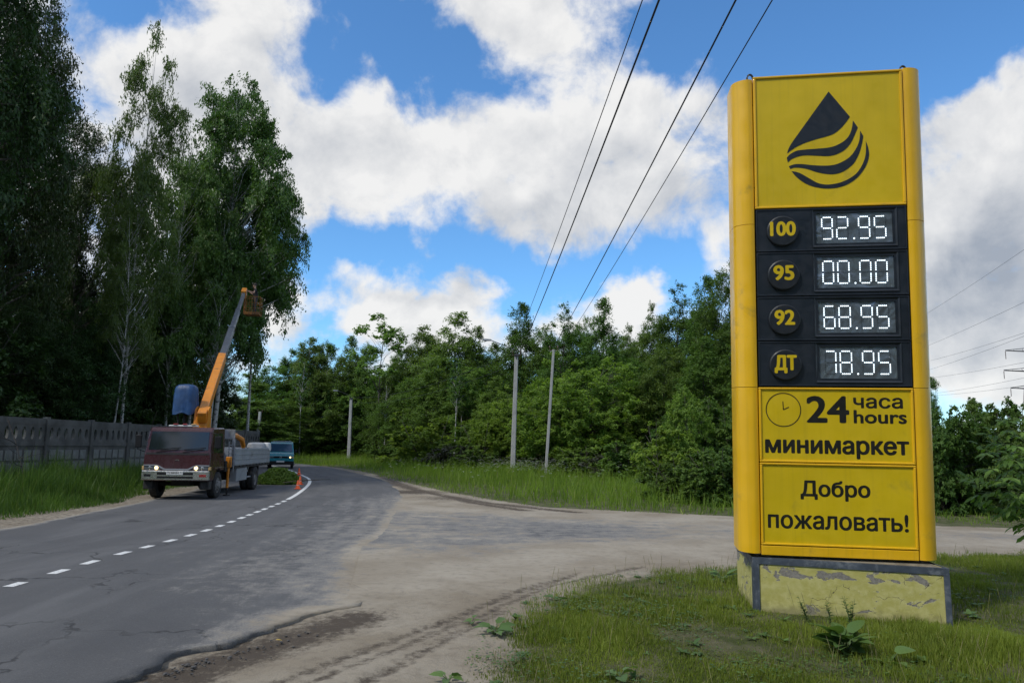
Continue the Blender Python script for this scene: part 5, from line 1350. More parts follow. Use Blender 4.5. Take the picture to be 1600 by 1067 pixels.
M_LF_DEEP = leaf_material('alder_leaves', (0.058, 0.112, 0.024), (0.136, 0.215, 0.042), (0.13, 0.18, 0.05), .42, .16, .55, .2)
M_LF_WILLOW = leaf_material('willow_leaves', (0.125, 0.205, 0.036), (0.280, 0.385, 0.070), (0.3, 0.35, 0.08), .48, .10, .55, .2)
M_LF_BRIGHT = leaf_material('young_leaves', (0.075, 0.140, 0.022), (0.190, 0.280, 0.050), (0.20, 0.22, 0.06), .42, .10)
M_LF_PURP = leaf_material('purplish_leaves', (0.040, 0.042, 0.024), (0.075, 0.082, 0.040), (0.09, 0.07, 0.05), .3, .1)

def rot_basis(d):
    d = d / (np.linalg.norm(d, axis=-1, keepdims=True) + 1e-9)
    a = np.cross(d, np.array([0.31, 0.17, 0.93])); a /= np.linalg.norm(a, axis=-1, keepdims=True) + 1e-9
    return a, np.cross(d, a)
def leaf_cloud(r, cen, nrm, size, asp=.62, flat=.6, droop=.25):
    """one rhomb-shaped leaf per centre"""
    n = len(cen)
    nn = r.normal(0, 1, (n, 3)); nn /= np.linalg.norm(nn, axis=1, keepdims=True)
    nn = nn * (1 - flat) + nrm * flat + np.array([0, 0, .25]); nn /= np.linalg.norm(nn, axis=1, keepdims=True)
    a, b = rot_basis(nn); w = r.uniform(0, 2 * PI, n)[:, None]
    u = a * np.cos(w) + b * np.sin(w); u = u + np.array([0, 0, -droop]); v = np.cross(nn, u); v /= np.linalg.norm(v, axis=1, keepdims=True) + 1e-9
    s = (size * r.uniform(.65, 1.3, n))[:, None]
    V = np.stack([cen - u * s * .55, cen + v * s * asp * .5 - u * s * .05, cen + u * s * .55, cen - v * s * asp * .5 - u * s * .05], 1)
    return V.reshape(-1, 3)
def grow_tree(seed, H, R, base, prof, nb, nleaf, lsize, elev=.5, trunk_r=.17, bend=.4, hang=0.0, stems=1, stem_spread=.0, flat=.5, asp=.62, clump=.30, rough=.30, twigs=12, open_=0.0, inner=.45):
    """trunk MB, leaf verts, leaf tints: boughs reach out to clumps spread through an uneven crown, twigs fan out of each clump and carry the leaves"""
    r = np.random.RandomState(seed); T = MB(); TP = []; TD = []; TL = []; TN = []; TW = []
    ph = r.uniform(0, 6.28, 6)
    for st in range(stems):
        sa = 2 * PI * st / max(stems, 1) + r.uniform(-.4, .4); lean = stem_spread * r.uniform(.5, 1.15)
        h = H * (r.uniform(.72, 1.0) if stems > 1 else 1.0); nseg = 10; bx, by = r.uniform(-bend, bend, 2)
        off = np.array([r.uniform(-.25, .25), r.uniform(-.25, .25), 0]) * (stems > 1)
        pts = np.array([off + np.array([bx * math.sin(3.1 * i / nseg) + lean * math.cos(sa) * (i / nseg)**1.2, by * math.sin(2.7 * i / nseg + .4) + lean * math.sin(sa) * (i / nseg)**1.2, h * .97 * i / nseg]) for i in range(nseg + 1)])
        tr = trunk_r * (1 if stems == 1 else .6)
        T.tube(pts, [max(.010, tr * (1 - .95 * (i / nseg)**.85) * (1.25 if i == 0 else 1)) for i in range(nseg + 1)], 8)
        at = lambda t: pts[min(int(t * nseg), nseg - 1)] + (pts[min(int(t * nseg), nseg - 1) + 1] - pts[min(int(t * nseg), nseg - 1)]) * (t * nseg - min(int(t * nseg), nseg - 1))
        rs = R if stems == 1 else R * .62
        k = 0; tries = 0
        while k < max(5, nb // stems) and tries < 4000:
            tries += 1; f = r.uniform(0, 1); pf = prof(f)
            if r.uniform() > pf + .12: continue
            az = r.uniform(0, 2 * PI)
            env = 1 + rough * (math.sin(2 * az + ph[0] + 5 * f) * .5 + math.sin(3 * az + ph[1] - 9 * f) * .4 + math.sin(az + ph[2] + 14 * f) * .45) + r.normal(0, rough * .35)
            rad = rs * pf * max(.3, env) * (inner + (1 - inner) * r.uniform()**.5 if r.uniform() > .22 else r.uniform(.1, .6))
            if open_ and math.sin(3 * az + ph[3] + 7 * f) + math.sin(2 * az + ph[4] - 11 * f) > 1.6 - open_ * 2: continue
            k += 1; z = (base + (1 - base) * f) * h
            tz = max(.02, (z - rad * elev) / h); p0 = at(min(tz, .985)); ax = at(min(z / h, .99))
            c = np.array([ax[0] + rad * math.cos(az), ax[1] + rad * math.sin(az), z + (r.uniform(0, .03) * h if f > .9 else 0)])
            mid = (p0 + c) / 2 + np.array([0, 0, .10 * rad * (1 - hang)]) + r.normal(0, .05 * rad + .01, 3)
            br = max(.008, tr * .34 * (1 - .75 * f) * min(1, rad / rs + .2)); T.tube([p0, mid, c], [br, br * .7, br * .3 + .003], 5, cap=False)
            cs = clump * rs * r.uniform(.70, 1.25) * (.35 + .65 * pf if hang > .3 else .62 + .38 * pf); d0 = np.array([math.cos(az), math.sin(az), .25 + .5 * f]); tb = r.normal(0, .10)
            w = cs * r.uniform(.6, 1.3)
            for q in range(twigs):
                d = r.normal(0, 1, 3); d /= np.linalg.norm(d); d = d * .85 + d0 * .55 + np.array([0, 0, .15 - 1.1 * hang * r.uniform(.4, 1)]); d /= np.linalg.norm(d)
                l = cs * r.uniform(.6, 1.25) * (1 + .5 * hang)
                if q % 3 == 0: T.tube([c, c + d * l], [br * .22 + .003, .002], 4, cap=False)
                TP.append(c + r.normal(0, cs * .16, 3)); TD.append(d); TL.append(l); TN.append(tb + r.normal(0, .06)); TW.append(w * l)
    TP = np.array(TP); TD = np.array(TD); TL = np.array(TL); TN = np.array(TN); TW = np.array(TW)
    pick = r.choice(len(TP), nleaf, p=TW / TW.sum()); q = r.uniform(0, 1, nleaf)**.7
    bow = np.zeros((nleaf, 3)); bow[:, 2] = -(q**2) * TL[pick] * (.12 + .45 * hang)
    cen = TP[pick] + TD[pick] * (TL[pick] * q)[:, None] + bow + r.normal(0, 1, (nleaf, 3)) * (TL[pick] * .13 * (1.15 - .5 * q))[:, None]
    nr = TD[pick] * .55 + np.array([0, 0, .6]) + r.normal(0, .2, (nleaf, 3)); nr /= np.linalg.norm(nr, axis=1, keepdims=True)
    keep = cen[:, 2] > .12; cen = cen[keep]; nr = nr[keep]; pick = pick[keep]
    V = leaf_cloud(r, cen, nr, lsize, asp, flat, .3 + hang)
    tint = np.clip(.45 + TN[pick] + r.normal(0, .15, len(pick)), 0, .94)
    return T, V, np.repeat(tint, 4)
def tree_proto(seed, bark, leaf, **kw):
    """shared trunk and crown meshes of one kind of tree"""
    T, V, tint = grow_tree(seed, **kw)
    tm = T.build('trunk', bark, None, recalc=False); tme = tm.data; bpy.data.objects.remove(tm)
    n = len(V) // 4
    cme = np_mesh('crown', V, np.arange(n * 4).reshape(n, 4), leaf, attrs={'tint': tint}, link=False)
    z = V[:, 2]; rad = np.percentile(np.hypot(V[:, 0], V[:, 1]), 96)
    return dict(trunk=tme, crown=cme, H=np.percentile(z, 99.8), R=rad)
cone = lambda f: .10 + .90 * (1 - f)**.8 * min(1, .45 + 3 * f)
full = lambda f: min(1, .55 + 1.4 * f) * max(.03, 1 - f**2.6)**.75
point = lambda f: min(1, .5 + 2 * f) * max(.04, 1 - f**1.5)**.85
ovoid = lambda f: math.sin(PI * min(1, f * .80 + .15))**.8
egg = lambda f: math.sin(PI * min(1, f * .72 + .24))**.75 if f < .999 else .1
dome = lambda f: max(.12, 1 - f**2.6)
plume = lambda f: (.35 + .65 * math.sin(PI * min(1, f * .9 + .08)))
PR = {}
PR['big_dark'] = [tree_proto(s, M_BARK, M_LF_DARK, H=20, R=5.0, base=.20, prof=ovoid, nb=150, nleaf=115000, lsize=.15, elev=.35, trunk_r=.26, clump=.30, rough=.35, open_=.12, twigs=14, hang=.15) for s in (11, 12)]
PR['tall_birch'] = [tree_proto(s, M_BIRCH, M_LF_BIRCH, H=20, R=2.6, base=.26, prof=ovoid, nb=95, nleaf=50000, lsize=.12, elev=.9, trunk_r=.15, clump=.36, rough=.45, hang=.65, open_=.30, twigs=12, bend=.5) for s in (21, 22)]
PR['thin_birch'] = [tree_proto(s, M_BIRCH, M_LF_BIRCH, H=20, R=2.1, base=.40, prof=ovoid, nb=44, nleaf=20000, lsize=.115, elev=1.0, trunk_r=.12, clump=.36, rough=.5, hang=.7, open_=.35, bend=.8) for s in (31,)]
PR['dense_birch'] = [tree_proto(s, M_BIRCH, M_LF_BIRCH, H=18, R=3.7, base=.30, prof=egg, nb=200, nleaf=130000, lsize=.135, elev=.6, trunk_r=.17, clump=.29, rough=.28, hang=.40, twigs=12) for s in (41,)]
PR['high_birch'] = [tree_proto(s, M_BIRCH, M_LF_BIRCH, H=18, R=3.2, base=.46, prof=egg, nb=110, nleaf=60000, lsize=.135, elev=.6, trunk_r=.16, clump=.29, rough=.35, hang=.40, open_=.1) for s in (42,)]
PR['forest'] = [tree_proto(s, M_BARK, M_LF_MID, H=15, R=3.1, base=.08, prof=p, nb=170, nleaf=64000, lsize=.14, elev=.5, trunk_r=.15, clump=.30, rough=.20, twigs=16, inner=.3) for s, p in ((51, full), (52, ovoid), (53, point), (54, full))]
PR['alder'] = [tree_proto(s, M_BARK, M_LF_DEEP, H=15, R=3.6, base=.06, prof=p, nb=170, nleaf=70000, lsize=.14, elev=.4, trunk_r=.17, clump=.29, rough=.24, twigs=16, inner=.3) for s, p in ((61, full), (62, ovoid), (63, point))]
PR['forest_birch'] = [tree_proto(s, M_BIRCH, M_LF_MID, H=16, R=3.2, base=.16, prof=p, nb=170, nleaf=64000, lsize=.135, elev=.6, trunk_r=.13, clump=.29, rough=.20, hang=.25, twigs=16, inner=.3) for s, p in ((71, full), (72, point))]
PR['dark_shrub'] = [tree_proto(s, M_BARK, M_LF_DARK, H=7, R=3.2, base=.03, prof=dome, nb=150, nleaf=30000, lsize=.16, elev=.4, trunk_r=.08, stems=4, stem_spread=1.6, clump=.28, rough=.25) for s in (151, 152)]
PR['slim'] = [tree_proto(s, M_BIRCH, M_LF_MID, H=12, R=1.3, base=.52, prof=ovoid, nb=70, nleaf=9000, lsize=.15, elev=.8, trunk_r=.13, clump=.28, rough=.35) for s in (161,)]
PR['sparse'] = [tree_proto(s, M_BARK, M_LF_MID, H=15, R=2.4, base=.50, prof=plume, nb=30, nleaf=5500, lsize=.20, elev=.9, trunk_r=.11, clump=.30, rough=.5) for s in (81,)]
PR['willow'] = [tree_proto(s, M_BARK, M_LF_WILLOW, H=8, R=4.4, base=.16, prof=dome, nb=420, nleaf=130000, lsize=.12, elev=.5, trunk_r=.14, stems=7, stem_spread=2.2, clump=.20, rough=.10, twigs=9, asp=.5, inner=.7) for s in (91,)]
PR['shrub'] = [tree_proto(s, M_BARK, M_LF_MID, H=3.4, R=1.6, base=.03, prof=dome, nb=90, nleaf=17000, lsize=.11, elev=.5, trunk_r=.05, stems=5, stem_spread=.9, clump=.30, rough=.3) for s in (101, 102)]
PR['bright_shrub'] = [tree_proto(s, M_BARK, M_LF_WILLOW, H=4, R=2.0, base=.04, prof=dome, nb=110, nleaf=22000, lsize=.13, elev=.5, trunk_r=.06, stems=5, stem_spread=1.1, clump=.28, rough=.25, hang=.1) for s in (111,)]
PR['purple_shrub'] = [tree_proto(s, M_BARK, M_LF_PURP, H=2.6, R=1.5, base=.03, prof=dome, nb=70, nleaf=9000, lsize=.11, elev=.6, trunk_r=.05, stems=5, stem_spread=.9, clump=.3, rough=.3) for s in (121,)]
PR['hedge'] = [tree_proto(s, M_BARK, M_LF_DEEP, H=4.2, R=2.1, base=.02, prof=dome, nb=150, nleaf=34000, lsize=.105, elev=.4, trunk_r=.06, stems=5, stem_spread=1.3, clump=.26, rough=.25, hang=.3) for s in (131, 132)]
PR['young_maple'] = [tree_proto(s, M_BARK, M_LF_WILLOW, H=7, R=2.1, base=.10, prof=ovoid, nb=80, nleaf=22000, lsize=.15, elev=.5, trunk_r=.08, clump=.28, rough=.35, open_=.1) for s in (141,)]
_rt = random.Random(4)
def plant(kind, px, depth, top, label, width=None, cat='tree', group=None, name=None, var=None, rot=None, base=-.08, xs=None):
    """a tree whose crown top stands at photograph row `top` and whose crown is about `width` photograph pixels wide"""
    pr = PR[kind][(var if var is not None else _rt.randrange(len(PR[kind]))) % len(PR[kind])]
    t = P(px, top, depth); h = t[2] - base; sz = h / pr['H']; x = t[0]
    sx = sz if width is None else (width / F_PX * depth / 2) / pr['R']
    nm = name or {'tree': 'tree', 'shrub': 'shrub'}[cat]
    o = thing(nm, label, cat, (x, depth, base), rot if rot is not None else _rt.uniform(0, 6.28), group)
    for part in ('trunk', 'crown'):
        c = bpy.data.objects.new(part, pr[part]); COL.objects.link(c); c.parent = o; c.scale = (sx, sx, sz)
    return o
# --- left side, behind the fence
LG = 'trees behind the concrete fence'
plant('big_dark', -75, 28, -330, 'huge dark broadleaf tree at the left edge, nearest behind the fence', 400, name='broadleaf_tree', group=LG, var=0)
plant('big_dark', 40, 35, -120, 'towering dark tree second from the left edge, leaning over the fence', 235, name='broadleaf_tree', group=LG, var=1)
plant('big_dark', -20, 44, 20, 'dark tree filling the gap between the two towering ones at the left edge', 280, name='broadleaf_tree', group=LG, var=1)
plant('big_dark', 140, 42, 195, 'dark broadleaf tree with blue sky showing through, left of the tall birch', 170, name='broadleaf_tree', group=LG, var=0)
plant('big_dark', 70, 55, 400, 'low dark tree deep behind the fence at the left', 220, name='broadleaf_tree', group=LG, var=0)
plant('big_dark', 205, 58, 430, 'dark tree in the shade right behind the tall birch', 190, name='broadleaf_tree', group=LG, var=1)
plant('big_dark', 120, 38, 470, 'shaded small tree just behind the fence panels', 190, name='broadleaf_tree', group=LG, var=1)
plant('big_dark', 225, 46, 480, 'shaded small tree behind the fence beside the lorry cab', 150, name='broadleaf_tree', group=LG, var=0)
plant('big_dark', 20, 34, 480, 'shaded small tree at the far left behind the fence', 190, name='broadleaf_tree', group=LG, var=1)
plant('tall_birch', 248, 41, 42, 'tallest slender birch with a ragged hanging top standing clear against the clouds', 135, name='birch_tree', group=LG, var=0)
plant('thin_birch', 203, 38, 330, 'thin white stemmed birch in front of the dark trees by the fence', 90, name='birch_tree', group=LG, var=0)
plant('tall_birch', 300, 46, 220, 'shorter birch tucked between the tallest birch and the pointed dense birch', 130, name='birch_tree', group=LG, var=1)
plant('dense_birch', 372, 50, 128, 'dense pointed birch rising directly above the crane basket', 205, name='birch_tree', group=LG, var=0)
plant('high_birch', 418, 55, 232, 'bare stemmed birch whose high crown bulges out to the right of the crane boom', 135, name='birch_tree', group=LG, var=0, rot=2.0)
plant('tall_birch', 330, 53, 250, 'birch with several white stems visible behind the blue tarpaulin', 130, name='birch_tree', group=LG, var=0, rot=1.0)
plant('big_dark', 290, 66, 460, 'dark low tree behind the boom base and tarpaulin', 150, name='broadleaf_tree', group=LG, var=0)
plant('thin_birch', 352, 47, 330, 'leaning thin birch whose white trunk shows right of the boom', 70, name='birch_tree', group=LG, rot=2.5)
for i, (px, d, tp, w) in enumerate(((-60, 31, 500, 260), (40, 36, 520, 230), (120, 41, 500, 210), (175, 46, 530, 180), (222, 50, 540, 150), (262, 55, 545, 140), (300, 62, 560, 130), (330, 70, 570, 130), (80, 52, 440, 240), (170, 62, 470, 200), (-30, 48, 430, 260), (250, 72, 500, 160))):
    plant('dark_shrub', px, d, tp, ['dark undergrowth at the far left behind the fence', 'dark undergrowth behind the second fence panel', 'dark undergrowth behind the third fence panel', 'dark undergrowth behind the white stemmed birch', 'dark undergrowth left of the lorry cab', 'dark undergrowth above the lorry cab', 'dark undergrowth behind the tarpaulin', 'dark undergrowth behind the lower boom', 'tall dark thicket deep behind the fence at the left', 'tall dark thicket deep behind the white stemmed birch', 'tall dark thicket at the far left edge', 'tall dark thicket deep behind the lorry cab'][i], w, cat='shrub', group='dark undergrowth behind the fence')
# --- forest across the road: back row, then the middle, then the edge
FG = 'forest trees across the road'
for args in (
    ('forest', 392, 98, 585, 'small tree just right of the crane boom, far behind the lorry bed', 80), ('forest', 425, 112, 572, 'forest tree behind the van, left of the first tall pair', 70),
    ('forest', 455, 116, 548, 'leftmost tall forest tree past the bend, above the van', 62), ('forest_birch', 484, 113, 530, 'pointed forest tree just left of the far lamp post group', 66),
    ('forest', 512, 115, 537, 'rounded forest tree left of the far lamp post', 60), ('forest_birch', 545, 113, 527, 'pointed forest tree right above the far lamp post', 62),
    ('forest', 577, 114, 540, 'forest tree right of the far lamp post', 60), ('sparse', 603, 98, 493, 'tall thin-topped tree with loose open branches against the cloud', 78),
    ('forest', 628, 104, 548, 'forest tree in the dip right of the open-branched tree', 62), ('forest_birch', 668, 98, 512, 'left shoulder of the tall birch clump in mid forest', 74),
    ('forest_birch', 712, 88, 492, 'big birch in the middle of the forest, tallest of its clump', 108), ('forest_birch', 742, 90, 512, 'right shoulder of the tall birch clump in mid forest', 66),
    ('alder', 772, 96, 538, 'lower alder in the notch left of the tall lamp post', 60), ('alder', 812, 86, 476, 'dark alder standing tall behind the lamp post', 84),
    ('alder', 846, 84, 512, 'alder behind the slim leaning pole', 64), ('alder', 882, 80, 480, 'alder with a broad top under the overhead wires', 86),
    ('alder', 912, 84, 500, 'alder between two broad tops under the wires', 60), ('alder', 944, 76, 470, 'pointed alder where the rightmost wire vanishes', 80),
    ('alder', 985, 80, 512, 'lower alder under the bright small cloud', 80), ('alder', 1020, 72, 478, 'alder right of the bright small cloud', 70),
    ('alder', 1058, 68, 448, 'tall ragged alder second to the left of the price sign', 92), ('alder', 1100, 64, 436, 'tall alder beside the price sign', 90),
    ('alder', 1140, 60, 414, 'highest alder, half hidden by the left edge of the price sign', 100), ('alder', 1190, 62, 430, 'alder hidden behind the price sign at its left', 100)):
    plant(args[0], *args[1:5], width=args[5] * 1.35, name='forest_tree', group=FG)
for args in (
    ('forest', 400, 95, 628, 'low dense tree behind the lorry bed', 90), ('forest', 445, 105, 625, 'low dense tree behind the van roof', 90), ('alder', 486, 116, 590, 'dark low tree left of the far lamp post', 76),
    ('alder', 525, 114, 600, 'dark low tree beside the far lamp post', 70), ('forest', 568, 112, 582, 'mid height tree right of the far lamp post', 70), ('alder', 612, 100, 575, 'mid height dark tree under the open-branched tree', 70),
    ('alder', 640, 90, 590, 'mid height dark tree left of the birch clump', 70), ('forest', 690, 80, 560, 'mid height tree in front of the birch clump', 84), ('forest', 740, 76, 575, 'mid height tree right of the birch clump', 80),
    ('forest', 778, 72, 590, 'small tree in front of the notch, left of the tall lamp post', 74), ('alder', 985, 66, 560, 'mid height alder right of the rounded willow', 90), ('alder', 1040, 58, 545, 'mid height alder left of the price sign', 90),
    ('alder', 1095, 52, 530, 'mid height alder by the left edge of the price sign', 100), ('alder', 1150, 50, 540, 'mid height alder hidden by the edge of the sign', 100)):
    plant(args[0], *args[1:5], width=args[5] * 1.3, name='forest_tree', group='lower trees at the forest edge')
plant('willow', 915, 60, 566, 'big rounded light green willow behind the slim leaning pole', 232, name='willow_tree', cat='tree')
plant('willow', 800, 66, 612, 'smaller rounded willow left of the big one, behind the lamp post', 130, name='willow_tree', cat='tree', rot=1.2)
SG = 'shrubs along the forest edge'
for args in (('bright_shrub', 664, 66, 647, 'light green rounded shrub in front of the birch clump', 112), ('purple_shrub', 703, 58, 696, 'dull purplish low shrub right of the light green one', 76),
    ('bright_shrub', 752, 64, 660, 'green shrub left of the lamp post foot', 100), ('shrub', 640, 72, 690, 'low shrub left of the light green rounded one', 60), ('shrub', 600, 84, 690, 'low far shrub right of the far lamp post', 60),
    ('shrub', 745, 56, 700, 'low shrub right of the purplish one', 70), ('shrub', 985, 44, 690, 'shrub below the right side of the willow', 90), ('bright_shrub', 1030, 40, 660, 'tall pale shrub left of the small maple', 100),
    ('shrub', 1040, 28.5, 708, 'front shrub in the tall grass, leftmost of three before the sign', 110), ('shrub', 1095, 27, 706, 'front shrub in the tall grass, middle of three before the sign', 110), ('shrub', 1140, 26, 702, 'front shrub in the tall grass, nearest the sign', 110),
    ('purple_shrub', 940, 46, 712, 'dull low shrub under the willow', 70), ('shrub', 890, 50, 700, 'shrub in the shade under the willow', 90), ('hedge', 1075, 48, 640, 'dark dense shrub behind the three front shrubs', 130), ('hedge', 1140, 44, 620, 'dark dense shrub behind the sign edge', 130),
    ('shrub', 830, 56, 716, 'low shrub between the two poles', 60), ('hedge', 860, 62, 655, 'dark undergrowth under the left of the willow', 90), ('shrub', 470, 110, 700, 'low far shrub past the bend', 60), ('shrub', 515, 112, 697, 'low far shrub left of the far lamp post foot', 60), ('hedge', 565, 112, 690, 'dark far undergrowth right of the far lamp post foot', 80),
    ('hedge', 510, 118, 680, 'dark far undergrowth past the bend', 90), ('hedge', 430, 118, 680, 'dark far undergrowth behind the van', 100), ('hedge', 650, 88, 668, 'dark undergrowth behind the light green shrub', 90), ('hedge', 720, 78, 660, 'dark undergrowth below the birch clump', 90), ('hedge', 600, 110, 670, 'dark undergrowth below the open-branched tree', 80)):
    plant(args[0], *args[1:5], width=args[5] * 1.1, cat='shrub', group=SG)
for px, d, tp, w, lb in ((477, 103, 560, 34, 'slim pale trunked tree left of the far lamp post'), (604, 92, 590, 34, 'slim pale trunked tree right of the far lamp post'), (714, 74, 560, 40, 'slim white stemmed birch above the light green shrub'), (724, 76, 575, 36, 'second slim white stemmed birch beside the first above the light green shrub')):
    plant('slim', px, d, tp, lb, w, name='birch_tree', group='slim pale trunks at the forest edge')
plant('young_maple', 1068, 41, 606, 'young maple with fresh green leaves left of the price sign', 84, name='maple_tree', cat='tree')
for i, (px, tp, w) in enumerate(((420, 600, 120), (500, 570, 120), (560, 560, 120), (620, 560, 120), (680, 545, 130), (760, 560, 120), (800, 545, 120), (860, 530, 120), (915, 525, 120), (970, 525, 120), (1020, 515, 120), (1080, 490, 130))):
    plant('forest' if i < 6 else 'alder', px, 128 - i * 2, tp, ['deep forest tree closing the gap between the crowns, behind the lorry', 'deep forest tree closing the gap behind the far lamp post', 'deep forest tree closing the gap right of the far lamp post', 'deep forest tree behind the open-branched tree', 'deep forest tree behind the birch clump', 'deep forest tree left of the tall lamp post', 'deep forest tree behind the tall lamp post', 'deep forest tree behind the slim leaning pole', 'deep forest tree under the overhead wires', 'deep forest tree under the bright small cloud', 'deep forest tree right of the bright small cloud', 'deep forest tree near the price sign'][i], w, name='forest_tree', group='deep forest trees behind the front rows')
# unseen trees added behind the viewpoint, sized to darken reflections in glass and paint
for i, (x, y, h, w) in enumerate(((-34, -12, 23, 5.5), (-26, -18, 25, 5.5), (-18, -22, 22, 5), (-10, -20, 24, 5.5), (-1, -24, 23, 5.5), (8, -22, 22, 5), (17, -24, 23, 5.5), (27, -20, 22, 5.5))):
    pr_ = PR['forest'][i % 4]; o = thing('forest_tree', 'unseen tree added behind the viewpoint to darken reflections', 'tree', (x, y, -.08), i * 1.3, 'unseen trees added to darken reflections')
    for part in ('trunk', 'crown'):
        c = bpy.data.objects.new(part, pr_[part]); COL.objects.link(c); c.parent = o; c.scale = (w / pr_['R'],) * 2 + (h / pr_['H'],)
# --- right of the sign
HG = 'hedge shrubs right of the price sign'
for args in (('hedge', 1462, 24.6, 640, 'dark hedge shrub right against the edge of the price sign', 150, 0), ('hedge', 1530, 25.4, 630, 'dark hedge shrub in the middle right of the price sign', 150, 1), ('hedge', 1598, 24.8, 634, 'dark hedge shrub at the right edge of the picture', 150, 0),
    ('hedge', 1495, 30, 628, 'hedge shrub behind the first two right of the sign', 140, 1), ('hedge', 1565, 31, 626, 'hedge shrub behind the rightmost two', 140, 0), ('hedge', 1670, 25, 640, 'hedge shrub just outside the right edge', 150, 1), ('hedge', 1400, 26, 640, 'hedge shrub hidden behind the price sign', 150, 1), ('hedge', 1340, 29, 645, 'hedge shrub behind the left part of the sign', 150, 0),
    ('hedge', 1275, 30, 650, 'hedge shrub behind the sign near its left column', 150, 1), ('hedge', 1210, 31, 650, 'hedge shrub behind the left column of the sign', 150, 0)):
    plant(args[0], *args[1:5], width=args[5], cat='shrub', group=HG, var=args[6])
plant('alder', 1445, 60, 560, 'tree peeping out behind the right edge of the price sign', 46, name='forest_tree')
for i, (px, d, tp, w) in enumerate(((1250, 64, 440, 110), (1310, 66, 450, 110), (1370, 66, 480, 110))):
    plant('alder', px, d, tp, 'alder behind the price sign, out of sight', w, name='forest_tree', group='alders hidden by the price sign')

# ------------------------------------------------------------------ weeds, flowers, cut branches
def leaf_blade(mb, base, tip_dir, L, W, nrm=(0, 0, 1), fold=.12, lobes=0):
    """a broad leaf: midrib with a few stations, slightly folded and arched"""
    d = np.array(tip_dir, float); d /= np.linalg.norm(d); n_ = np.array(nrm, float); s = np.cross(d, n_); s /= np.linalg.norm(s); n_ = np.cross(s, d)
    st = 7; V = []
    for i in range(st):
        t = i / (st - 1); w = W * (math.sin(PI * min(1, t * .92 + .08))**.7) * (1 - .3 * t) * .5
        if lobes: w *= 1 + .22 * math.sin(t * lobes * 2 * PI)
        c = np.array(base) + d * L * t - n_ * L * .28 * t * t
        V += [c - s * w + n_ * fold * w, c, c + s * w + n_ * fold * w]
    F = []
    for i in range(st - 1): F += [(3 * i, 3 * i + 1, 3 * i + 4, 3 * i + 3), (3 * i + 1, 3 * i + 2, 3 * i + 5, 3 * i + 4)]
    mb.add(V, F, True)
def with_tint(o, lo=.2, hi=.8, seed=0, per=21):
    n = len(o.data.vertices); r = np.random.RandomState(seed)
    a = o.data.attributes.new('tint', 'FLOAT', 'POINT'); a.data.foreach_set('value', np.repeat(r.uniform(lo, hi, n // per + 1), per)[:n].astype(np.float32)); return o
M_WEED = leaf_material('broad_weed_leaf', (0.050, 0.105, 0.028), (0.130, 0.215, 0.060), (0.2, 0.22, .08), .3, 0.0, .5, .3)
M_STEM = mat_paint('green_stem', (0.09, 0.13, 0.04), .7, .2, 8.0)
def rosette(px, py, n, L, W, label, seed, up=.5, name='burdock_plant', cat='weed', group=None, lobes=0):
    r = np.random.RandomState(seed); c = G(px, py); o = thing(name, label, cat, (c[0], c[1], -.02), 0, group)
    lf = MB(); sm = MB()
    for k in range(n):
        a = k * 2.4 + r.uniform(-.3, .3); u = up * r.uniform(.4, 1.3); l = L * r.uniform(.6, 1.1)
        st = np.array([math.cos(a) * .35 * l, math.sin(a) * .35 * l, (.35 + .5 * u) * l * r.uniform(.5, 1.1)])
        sm.tube([(0, 0, 0), st * np.array([.5, .5, .7]), st], [.007, .005, .004], 5)
        leaf_blade(lf, st, (math.cos(a), math.sin(a), u * .6), l, W * r.uniform(.8, 1.15), (0, 0, 1) + r.normal(0, .25, 3), .25, lobes)
    sm.build('stalk', M_STEM, o); with_tint(lf.build('leaves', M_WEED, o, recalc=False), .25, .9, seed)
rosette(1322, 1022, 34, .22, .155, 'large clump of broad burdock leaves in front of the plinth', 1, 1.3, lobes=3)
rosette(1392, 1040, 4, .20, .15, 'few broad burdock leaves right of the large clump', 4, .6)
rosette(772, 990, 12, .17, .09, 'leafy weed at the sandy left corner of the lawn', 2, .6, 'dock_plant', lobes=2)
rosette(738, 972, 5, .10, .07, 'tiny weed alone on the sand left of the lawn', 3, .5, 'dock_plant')
rosette(968, 1062, 5, .15, .12, 'broad leaved weed at the bottom edge of the lawn', 5, .6)
rosette(868, 938, 7, .12, .06, 'small weed on the sandy rim of the lawn', 6, .6, 'dock_plant', lobes=2)
rosette(700, 1062, 6, .12, .07, 'small weed on the sand at the bottom edge', 7, .5, 'dock_plant', lobes=2)
rosette(1130, 912, 10, .20, .10, 'leafy weed growing against the left side of the plinth', 8, .9, 'dock_plant')
def tall_weed(px, py, h, n, label, seed, spread=.10):
    r = np.random.RandomState(seed); c = G(px, py); o = thing('tall_weed', label, 'weed', (c[0], c[1], -.02), 0)
    sm = MB(); lf = MB()
    for k in range(n):
        a = r.uniform(0, 6.28); l = h * r.uniform(.6, 1.0); tip = np.array([math.cos(a) * spread * l * 2, math.sin(a) * spread * l * 2, l])
        sm.tube([(0, 0, 0), tip * np.array([.35, .35, .5]), tip], [.004, .003, .0015], 5)
        for j in range(9):
            t = .2 + .8 * j / 9; p = tip * np.array([t**1.5, t**1.5, t]); b = r.uniform(0, 6.28)
            leaf_blade(lf, p, (math.cos(b), math.sin(b), .5), .065 * (1.2 - t * .6), .028, (0, 0, 1))
    sm.build('stems', M_STEM, o); with_tint(lf.build('leaves', M_WEED, o, recalc=False), .1, .7, seed)
tall_weed(1330, 985, .42, 6, 'thin branched weed before the middle of the plinth front', 1)
tall_weed(1262, 972, .38, 4, 'thin grassy weed before the left part of the plinth front', 2, .16)
tall_weed(1300, 980, .34, 3, 'wispy weed between the two taller ones at the plinth', 3)

